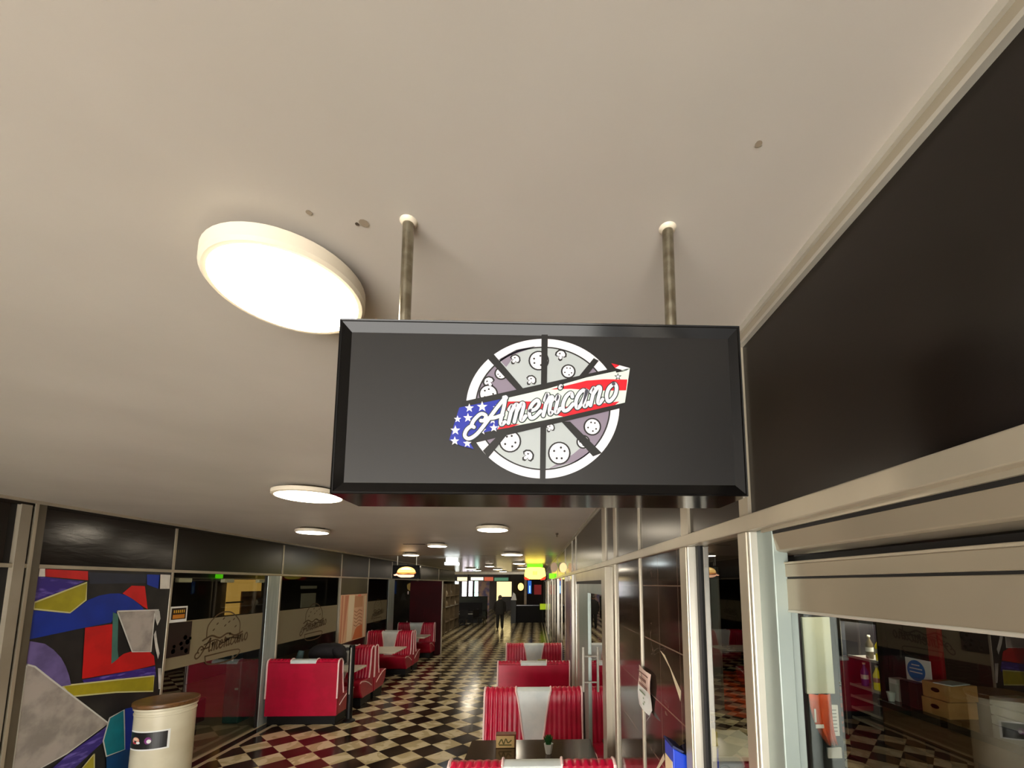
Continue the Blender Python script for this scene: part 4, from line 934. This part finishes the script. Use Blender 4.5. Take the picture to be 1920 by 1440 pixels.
# ------------------------------------------------------------------ hanging lit signs
t = thing('burger_sign', 'black hanging box sign with a glowing burger on the left side', 'sign', (-3.43, 11.5, H)); o = (-3.43, 11.5, H)
q = MB(); q.box((-3.79, 11.5, 2.44), (-3.07, 11.62, 2.80), GB); q.build('sign_case', t, o, bevel=.006)
for x in (-3.68, -3.18):
    q = MB(); q.lathe((x, 11.56, 2.80), [(.012, 0), (.012, H-2.80)], ALU2, 12); q.build('hanging_rod', t, o)
q = MB()
def BG(u, v, d=0): return (-3.42+u*.28, 11.496-.0006*d, 2.615+v*.16)
def bq(ps, m, d): q.face([BG(u, v, d) for u, v in ps], m)
E1, E2, E3, E4 = mat('bun_glow', (255, 200, 110), .5, emit=.5), mat('bun_pink', (255, 190, 150), .5, emit=.5), mat('patty', (120, 56, 20), .5, emit=.25), mat('bun_high', (255, 226, 150), .5, emit=.7)
bq([(-.9, -.05)] + [(-.85*math.cos(PI*k/14), .05+.85*math.sin(PI*k/14)) for k in range(15)] + [(.9, -.05)], E1, 1)
bq([(-.5*math.cos(PI*k/10)-.05, .4+.35*math.sin(PI*k/10)) for k in range(11)], E4, 2)
bq([(-1.0, -.35), (-.9, -.05), (.95, -.05), (.9, -.3), (.6, -.45), (-.7, -.45)], E3, 1)
bq([(-.8, -.18), (-.3, -.32), (.2, -.2), (.7, -.3), (.9, -.1), (-.8, -.08)], mat('cheese', (240, 150, 60), .5, emit=.4), 2)
bq([(-.95, -.42), (.75, -.45), (.72, -.75), (.4, -.88), (-.5, -.88), (-.75, -.72)], E2, 2)
bq([(-1.2, -.45), (-.85, -.25), (-.75, -.55), (-1.1, -.6)], E2, 3)
q.build('burger_emblem', t, o, normals=False)

t = thing('yellow_sign', 'glowing yellow hanging sign over the far right of the corridor', 'sign', (0, 16.3, H)); o = (0, 16.3, H)
YS = mat('yellow_glow', (255, 226, 90), .5, emit=.75); RS = mat('red_glow', (200, 50, 20), .5, emit=.3)
q = MB(); q.prism([(-.40, 2.62), (-.36, 2.90), (-.2, 2.93), (.2, 2.93), (.36, 2.90), (.41, 2.62), (.34, 2.50), (.16, 2.48), (-.16, 2.48), (-.34, 2.50)], 'y', 16.2, 16.35, YS); q.build('sign_body', t, o)
q = MB(); q.prism([(-.42, 2.56), (-.34, 2.56), (-.2, 2.48), (-.22, 2.44), (-.38, 2.46)], 'y', 16.18, 16.36, RS).prism([(.42, 2.56), (.36, 2.58), (.2, 2.48), (.22, 2.44), (.38, 2.46)], 'y', 16.18, 16.36, RS); q.build('red_corner', t, o)
q = MB()
for x in (-.06, .0, .06): q.box((x-.012, 16.19, 2.64), (x+.012, 16.2, 2.78), mat('ochre_mark', (190, 140, 40), .5, emit=.4))
q.build('mark', t, o)
q = MB(); q.box((-.3, 16.22, 2.93), (.3, 16.33, H), mat('green_glow', (90, 180, 10), .5, emit=.5)); q.build('added_green_glow', t, o)  # glowing block added to give the ceiling its green reflection
t = thing('green_exit_sign', 'small bright green lit sign on the far right wall', 'sign', (.55, 13.2, 2.5)); o = (.55, 13.2, 2.5)
q = MB(); q.box((.44, 13.15, 2.47), (.6, 13.25, 2.62), mat('exit_green', (90, 220, 10), .5, emit=.7)); q.build('lit_box', t, o)
q = MB(); q.box((.5, 13.17, 2.38), (.53, 13.23, 2.47), ALU2); q.build('bracket', t, o)
t = thing('peach_blade_sign', 'small peach glowing burger sign projecting from the right wall', 'sign', (.52, 7.9, 2.6)); o = (.52, 7.9, 2.6)
q = MB(); q.lathe((0, 0, 0), [(.001, -.03), (.09, -.03), (.09, .03), (.001, .03)], mat('peach_glow', (250, 196, 140), .5, emit=.25), 20)
q.v = [(.52+x*.75, 7.9+z, 2.60+y*1.0) for x, y, z in q.v]; q.build('lit_disc', t, o, smooth=True)
q = MB(); q.box((.585, 7.88, 2.59), (.605, 7.92, 2.61), ALU); q.build('bracket', t, o)
t = thing('pale_blade_sign', 'pale round sign projecting high from the far right wall', 'sign', (.48, 11.2, 2.75)); o = (.48, 11.2, 2.75)
q = MB(); q.lathe((0, 0, 0), [(.001, -.03), (.13, -.03), (.13, .03), (.001, .03)], mat('pale_peach_glow', (200, 170, 140), .5, emit=.06), 20)
q.v = [(.50+x*.7, 11.2+z, 2.74+y) for x, y, z in q.v]; q.build('lit_disc', t, o, smooth=True)
q = MB(); q.box((.58, 11.18, 2.73), (.605, 11.22, 2.75), ALU); q.build('bracket', t, o)

# ------------------------------------------------------------------ far shelves on the left wall
t = thing('display_shelves', 'pale display shelves past the red board on the left', 'shelves', (-4.3, 21.8, 0)); o = (-4.3, 21.8, 0)
SH = noisy('shelf_beige', (124, 108, 84), (104, 90, 70), 3, .5)
q = MB(); q.box((-4.44, 20.2, 0), (-4.40, 23.8, 2.3), SH)
for y in (20.2, 21.3, 22.5, 23.75): q.box((-4.40, y, 0), (-4.15, y+.06, 2.3), SH)
q.build('shelf_frame', t, o)
for z in (.5, 1.2, 1.7): q = MB(); q.box((-4.40, 20.2, z), (-4.15, 23.8, z+.03), ALU2 if z == 1.2 else SH); q.build('shelf', t, o)
for k, (y, z, rgb) in enumerate(((20.8, 1.73, (150, 136, 110)), (21.9, 1.73, (110, 98, 80)), (22.9, 1.23, (235, 228, 210)), (20.9, 1.23, (120, 104, 76)))):
    q = MB(); q.lathe((-4.27, y, z), [(.06, 0), (.1, .1), (.07, .2), (.03, .26)], mat('ware%d' % k, rgb, .4), 14)
    tag(q.build('vase', o=(-4.27, y, z), smooth=True), ('beige vase at the near end of the top shelf', 'brown vase further along the top shelf', 'white vase on the pale middle shelf', 'tan vase on the pale middle shelf')[k], 'vase', 'vases on the far display shelves')

# ------------------------------------------------------------------ far hall
DH = noisy('hall_dark', (40, 32, 26), (52, 42, 34), 1, .6)
b = MB(); b.box((-13, 40, 0), (-7.42, 40.2, 3.5), DH); b.box((-4.9, 40, 0), (2, 40.2, 3.5), DH); b.box((-7.42, 40, 2.56), (-4.9, 40.2, 3.5), DH); b.box((-7.42, 40, 0), (-4.9, 40.2, .8), DH)
b.box((-7.06, 40, .8), (-6.75, 40.2, 2.56), DH); b.box((-6.32, 40, .8), (-6.14, 40.2, 2.56), DH); b.box((-5.78, 40, .8), (-5.6, 40.2, 2.56), DH)
struct(b.build('wall_far'), 'dark far wall of the hall with bright windows', 'wall')
b = MB(); b.box((-13.1, 24, 0), (-13, 40.2, 3.6), DH); struct(b.build('wall_hall_left'), 'side wall of the far hall', 'wall')
b = MB(); b.box((XR, 27, 0), (XR+.1, 40, 3.5), DH); struct(b.build('wall_hall_right'), 'dark right wall of the far hall', 'wall')
for k, (a, c, rgb) in enumerate(((-7.42, -7.06, (240, 246, 240)), (-6.75, -6.32, (250, 240, 250)), (-6.14, -5.78, (246, 236, 250)), (-5.6, -4.9, (196, 240, 228)))):
    w = bpy.data.objects.new('window_%d' % (k+20), None); COL.objects.link(w); struct(w, 'bright daylit window %d in the far wall' % (k+1), 'window')
    q = MB(); q.face([(a, 40.15, .8), (c, 40.15, .8), (c, 40.15, 2.56), (a, 40.15, 2.56)], mat('daylight%d' % k, rgb, .5, emit=.8)); q.build('pane', w)
    q = MB(); q.box((a, 40.05, 1.5), (c, 40.12, 1.54), DH); q.build('glazing_bar', w)
# lit signs / boards
t = thing('lit_cream_board', 'large glowing cream board at the end of the corridor', 'board', (-4.0, 38, 1.0)); o = (-4.0, 38, 1.0)
q = MB(); q.box((-3.2, 37.9, 1.2), (-2.05, 38, 2.5), mat('cream_glow', (240, 216, 150), .5, emit=.35)); q.build('lit_face', t, o)
q = MB(); q.box((-3.35, 37.88, 0), (-3.22, 38, 2.5), mat('cream_glow', (240, 216, 150), .5, emit=.35)); q.build('side_strip', t, o)
q = MB(); q.box((-2.05, 37.85, 0), (-1.9, 38.1, 2.6), DH).box((-3.22, 37.85, 0), (-2.05, 38.1, 1.2), DH); q.build('frame', t, o)
q = MB(); q.box((-4.85, 36.9, 0), (-3.9, 37, 2.55), noisy('violet_mural', (70, 56, 90), (150, 110, 80), 2.5, .5)); tag(q.build('patterned_panel', o=(-4.4, 37, 0)), 'violet and brown patterned panel beside the cream lit board', 'panel')
for k, (x0, x1, z0, z1, y, rgb, e, lab) in enumerate((( -6.3, -5.5, 2.55, 2.85, 35, (255, 226, 170), .8, 'cream lit sign at the far left of the hall'), (-5.2, -4.2, 2.6, 2.85, 35, (250, 240, 200), .9, 'long pale lit sign beside the far left cream sign'),
        (-4.0, -3.3, 2.55, 2.85, 34, (190, 90, 60), .4, 'reddish lit sign high at the end of the corridor'), (-3.2, -2.1, 2.55, 2.8, 34, (80, 130, 100), .4, 'greenish lit sign high at the end of the corridor'))):
    q = MB(); q.box((x0, y, z0), (x1, y+.1, z1), mat('far_sign%d' % k, rgb, .5, emit=e*.4)); q.box((x0-.05, y+.02, z0-.05), (x1+.05, y+.14, 3.5), DH)
    tag(q.build('lit_sign', o=(x0, y, z0)), lab, 'sign')
q = MB(); q.ball((-.92, 28, 2.12), .19, mat('globe_glow', (255, 206, 110), .5, emit=.6), 16, 10, (1, 1, 1.3)); q.tube([(-.92, 28, 2.3), (-.92, 28, 3.5)], .012, BLACK, 6)
tag(q.build('globe_lamp', o=(-.92, 28, 2.12), smooth=True), 'warm glowing globe lamp hanging at the end of the corridor', 'lamp')
q = MB(); q.box((-.66, 26.6, 0), (-.52, 26.75, 3.0), noisy('beige_pillar', (160, 140, 112), (140, 120, 96), 3, .5)); struct(q.build('trim_8'), 'slim beige pillar under the yellow sign', 'pillar')
t = thing('game_cabinet', 'dark cabinet with a blue and a red lit panel below the yellow sign', 'cabinet', (0, 26.9, 0)); o = (0, 26.9, 0)
q = MB(); q.box((-.5, 26.8, 0), (.555, 27.4, 2.7), mat('cabinet_dark', (24, 9, 8), .6, spec=.2)); q.build('cabinet_body', t, o)
q = MB(); q.box((-.44, 26.77, 1.7), (-.22, 26.8, 2.5), mat('blue_glow', (30, 90, 180), .5, emit=.25)).box((-.36, 26.765, 1.75), (-.28, 26.77, 2.2), mat('ice_glow', (150, 210, 240), .5, emit=.3)); q.build('blue_panel', t, o)
q = MB(); q.box((-.05, 26.77, 1.65), (.4, 26.8, 2.25), mat('red_panel', (130, 16, 20), .5, emit=.1)); q.build('red_panel', t, o)
t = thing('black_counter', 'black counter across the far right of the corridor', 'counter', (-.4, 26.2, 0)); o = (-.4, 26.2, 0)
q = MB(); q.box((-1.3, 26.0, 0), (.56, 26.5, 1.0), mat('counter_black', (12, 9, 9), .6, spec=.2)); q.build('counter_body', t, o)
q = MB(); q.box((-1.34, 25.96, 1.0), (.58, 26.54, 1.05), mat('counter_black_top', (38, 32, 32), .2)); q.build('counter_top', t, o)
q = MB(); q.box((.3, 25.5, .8), (.62, 25.54, 1.14), mat('lime_sign', (170, 200, 20), .5, emit=.12)); q.box((.45, 25.52, 0), (.48, 25.56, .8), BLACK); tag(q.build('lime_sign', o=(.46, 25.5, 0)), 'small lime green sign on a stand before the black counter', 'sign')
t = thing('menu_stand', 'dark stand holding a white sheet beside the black counter', 'stand', (-1.3, 25.6, 0)); o = (-1.3, 25.6, 0)
q = MB(); q.box((-1.42, 25.6, 0), (-1.12, 25.75, 1.35), mat('stand_dark', (20, 22, 18), .5)); q.build('stand_body', t, o)
q = MB(); q.prism([(-1.42, 1.35), (-1.08, 1.35), (-1.16, 1.7), (-1.28, 1.8)], 'y', 25.6, 25.66, PW); q.build('sheet', t, o)
# dark seating on the far left: high-backed bench with table and chairs
t = thing('high_bench', 'high backed dark green bench at the far left of the corridor', 'bench', (-4.4, 30, 0)); o = (-4.4, 30, 0)
DG = noisy('dark_green_seat', (16, 17, 11), (26, 28, 14), 2, .6, spec=.2)
q = MB(); q.box((-5.4, 29.9, 0), (-3.3, 30.2, 1.45), DG); q.build('bench_back', t, o, bevel=.02)
q = MB(); q.box((-5.4, 29.3, 0), (-3.3, 29.9, .5), DG); q.build('bench_seat', t, o, bevel=.03)
t = thing('low_partition', 'black low partition with a pale edge before the high green bench', 'partition', (-4, 26, 0)); o = (-4, 26, 0)
q = MB(); q.box((-4.75, 25.9, .52), (-3.15, 26.0, 1.2), mat('partition_black', (12, 9, 9), .6, spec=.2)); q.build('panel', t, o)
q = MB(); q.box((-4.8, 25.88, .50), (-3.35, 25.98, .56), ALU2).box((-4.82, 25.88, .5), (-4.76, 25.98, 1.15), ALU2); q.build('edge_strip', t, o)
q = MB(); q.box((-4.75, 25.92, 0), (-3.15, 25.98, .5), BLACK); q.build('base', t, o)
def chair():
    t = thing('dark_chair', 'dark chair', 'chair', (0, 0, 0), group='dark chairs at the far left')
    DC = mat('chair_dark', (18, 14, 13), .5)
    q = MB(); q.box((-.22, -.22, .42), (.22, .22, .47), DC); q.build('seat', t, bevel=.01)
    q = MB(); q.box((-.22, .18, .47), (.22, .22, .9), DC); q.build('backrest', t, bevel=.01)
    for x in (-.2, .2):
        for y in (-.2, .2):
            q = MB(); q.lathe((x, y, 0), [(.014, 0), (.014, .42)], STEEL if y < 0 else DC, 8); q.build('leg', t)
    return t
c0 = chair()
for k, (x, y, rz, lab) in enumerate(((-3.8, 23.1, 0, 'dark chair nearest the left shelves at the far tables'), (-3.1, 23.9, .9, 'dark chair with bright front leg at the far tables'), (-3.05, 24.8, 1.9, 'dark chair at the corridor side of the far tables'))):
    t = c0 if k == 0 else copy_tree(c0)
    t.location = (x, y, 0); t.rotation_euler = (0, 0, rz); t['label'] = lab
table('cafe_table', -4.4, -3.5, 24.1, 24.9, mat('cafe_top', (36, 28, 24), .3), 'dark table among the dark chairs at the far left')

# ------------------------------------------------------------------ the walking person
def skin(name, verts, edges, radii, m, parent, root=0, lv=2):
    me = bpy.data.meshes.new(name); me.from_pydata(verts, edges, []); me.materials.append(m)
    ob = bpy.data.objects.new(name, me); COL.objects.link(ob); ob.parent = parent
    ob.modifiers.new('skin', 'SKIN')
    if not me.skin_vertices: bpy.context.view_layer.objects.active = ob
    lay = me.skin_vertices[0].data if me.skin_vertices else None
    for i, r in enumerate(radii):
        lay[i].radius = r if isinstance(r, tuple) else (r, r)
        lay[i].use_root = (i == root)
    s = ob.modifiers.new('sub', 'SUBSURF'); s.levels = lv; s.render_levels = lv
    me.shade_smooth()
    return ob
pr = thing('person', 'person in a dark coat and dark trousers walking away down the corridor', 'person', (-1.8, 22.4, 0))
SKN = mat('skin', (176, 128, 100), .6); CLO = mat('dark_coat', (22, 20, 16), .8); TRO = mat('dark_trousers', (16, 13, 13), .8); HAIR = mat('grey_hair', (70, 60, 50), .8)
V = [(0, 0, .88), (0, 0, 1.1), (0, 0, 1.3), (0, .01, 1.42), (0, .02, 1.52),
     (-.1, 0, .84), (-.11, -.03, .47), (-.12, 0, .09), (.1, 0, .84), (.11, .05, .48), (.12, .02, .09),
     (-.19, 0, 1.36), (-.25, .02, 1.1), (-.24, .12, .9), (.19, 0, 1.36), (.26, 0, 1.1), (.25, .06, .86), (-.12, .12, .04), (.12, .14, .04)]
Ed = [(0, 1), (1, 2), (2, 3), (3, 4), (0, 5), (5, 6), (6, 7), (0, 8), (8, 9), (9, 10), (2, 11), (11, 12), (12, 13), (2, 14), (14, 15), (15, 16), (7, 17), (10, 18)]
Rd = [(.18, .13), (.17, .12), (.18, .12), .07, .06, .115, .095, .075, .115, .095, .075, .07, .052, .04, .07, .052, .04, .035, .035]
skin('body', V, Ed, Rd, TRO, pr)
q = MB(); q.ball((0, .03, 1.60), .095, SKN, 16, 12, (.85, 1.05, 1.2)); q.ball((0, .125, 1.585), .018, SKN, 8, 6)
for sx in (-1, 1): q.ball((sx*.083, .03, 1.595), .024, SKN, 8, 6, (.5, 1, 1.3))
q.build('head', pr, smooth=True)
q = MB(); q.ball((0, .012, 1.63), .104, HAIR, 16, 10, (.88, 1.05, 1.0)); q.build('hair', pr, smooth=True)
q = MB(); prof = [(.215, .74), (.225, .9), (.22, 1.1), (.225, 1.3), (.185, 1.41), (.09, 1.48), (.07, 1.51)]
rows = [[(r*1.12*math.cos(a), r*.72*math.sin(a), z) for a in [k*2*PI/24 for k in range(25)]] for r, z in prof]
q.grid(rows, CLO); q.build('coat', pr, smooth=True)
for sx in (-1, 1):
    q = MB(); q.tube([(sx*.19, 0, 1.37), (sx*.255, .01, 1.1), (sx*.245, .09, .90)], [.085, .07, .062], CLO, 12); q.build('sleeve', pr, smooth=True)
    q = MB(); q.ball((sx*.245, .10, .855), .04, SKN, 10, 8, (.55, .9, 1.1))
    for k in range(4): q.tube([(sx*.245, .075+.018*k, .83), (sx*.243, .08+.018*k, .80-.006*(k % 2)), (sx*.236, .088+.018*k, .775-.01*(k in (1, 2)))], [.010, .009, .006], SKN, 6)
    q.tube([(sx*.235, .13, .86), (sx*.225, .15, .835), (sx*.222, .152, .81)], [.011, .010, .007], SKN, 6); q.build('hand', pr, smooth=True)
    q = MB(); q.ball((sx*.12, .05, .045), .05, BLACK, 12, 8, (.9, 2.3, .9)); q.build('shoe', pr, smooth=True)
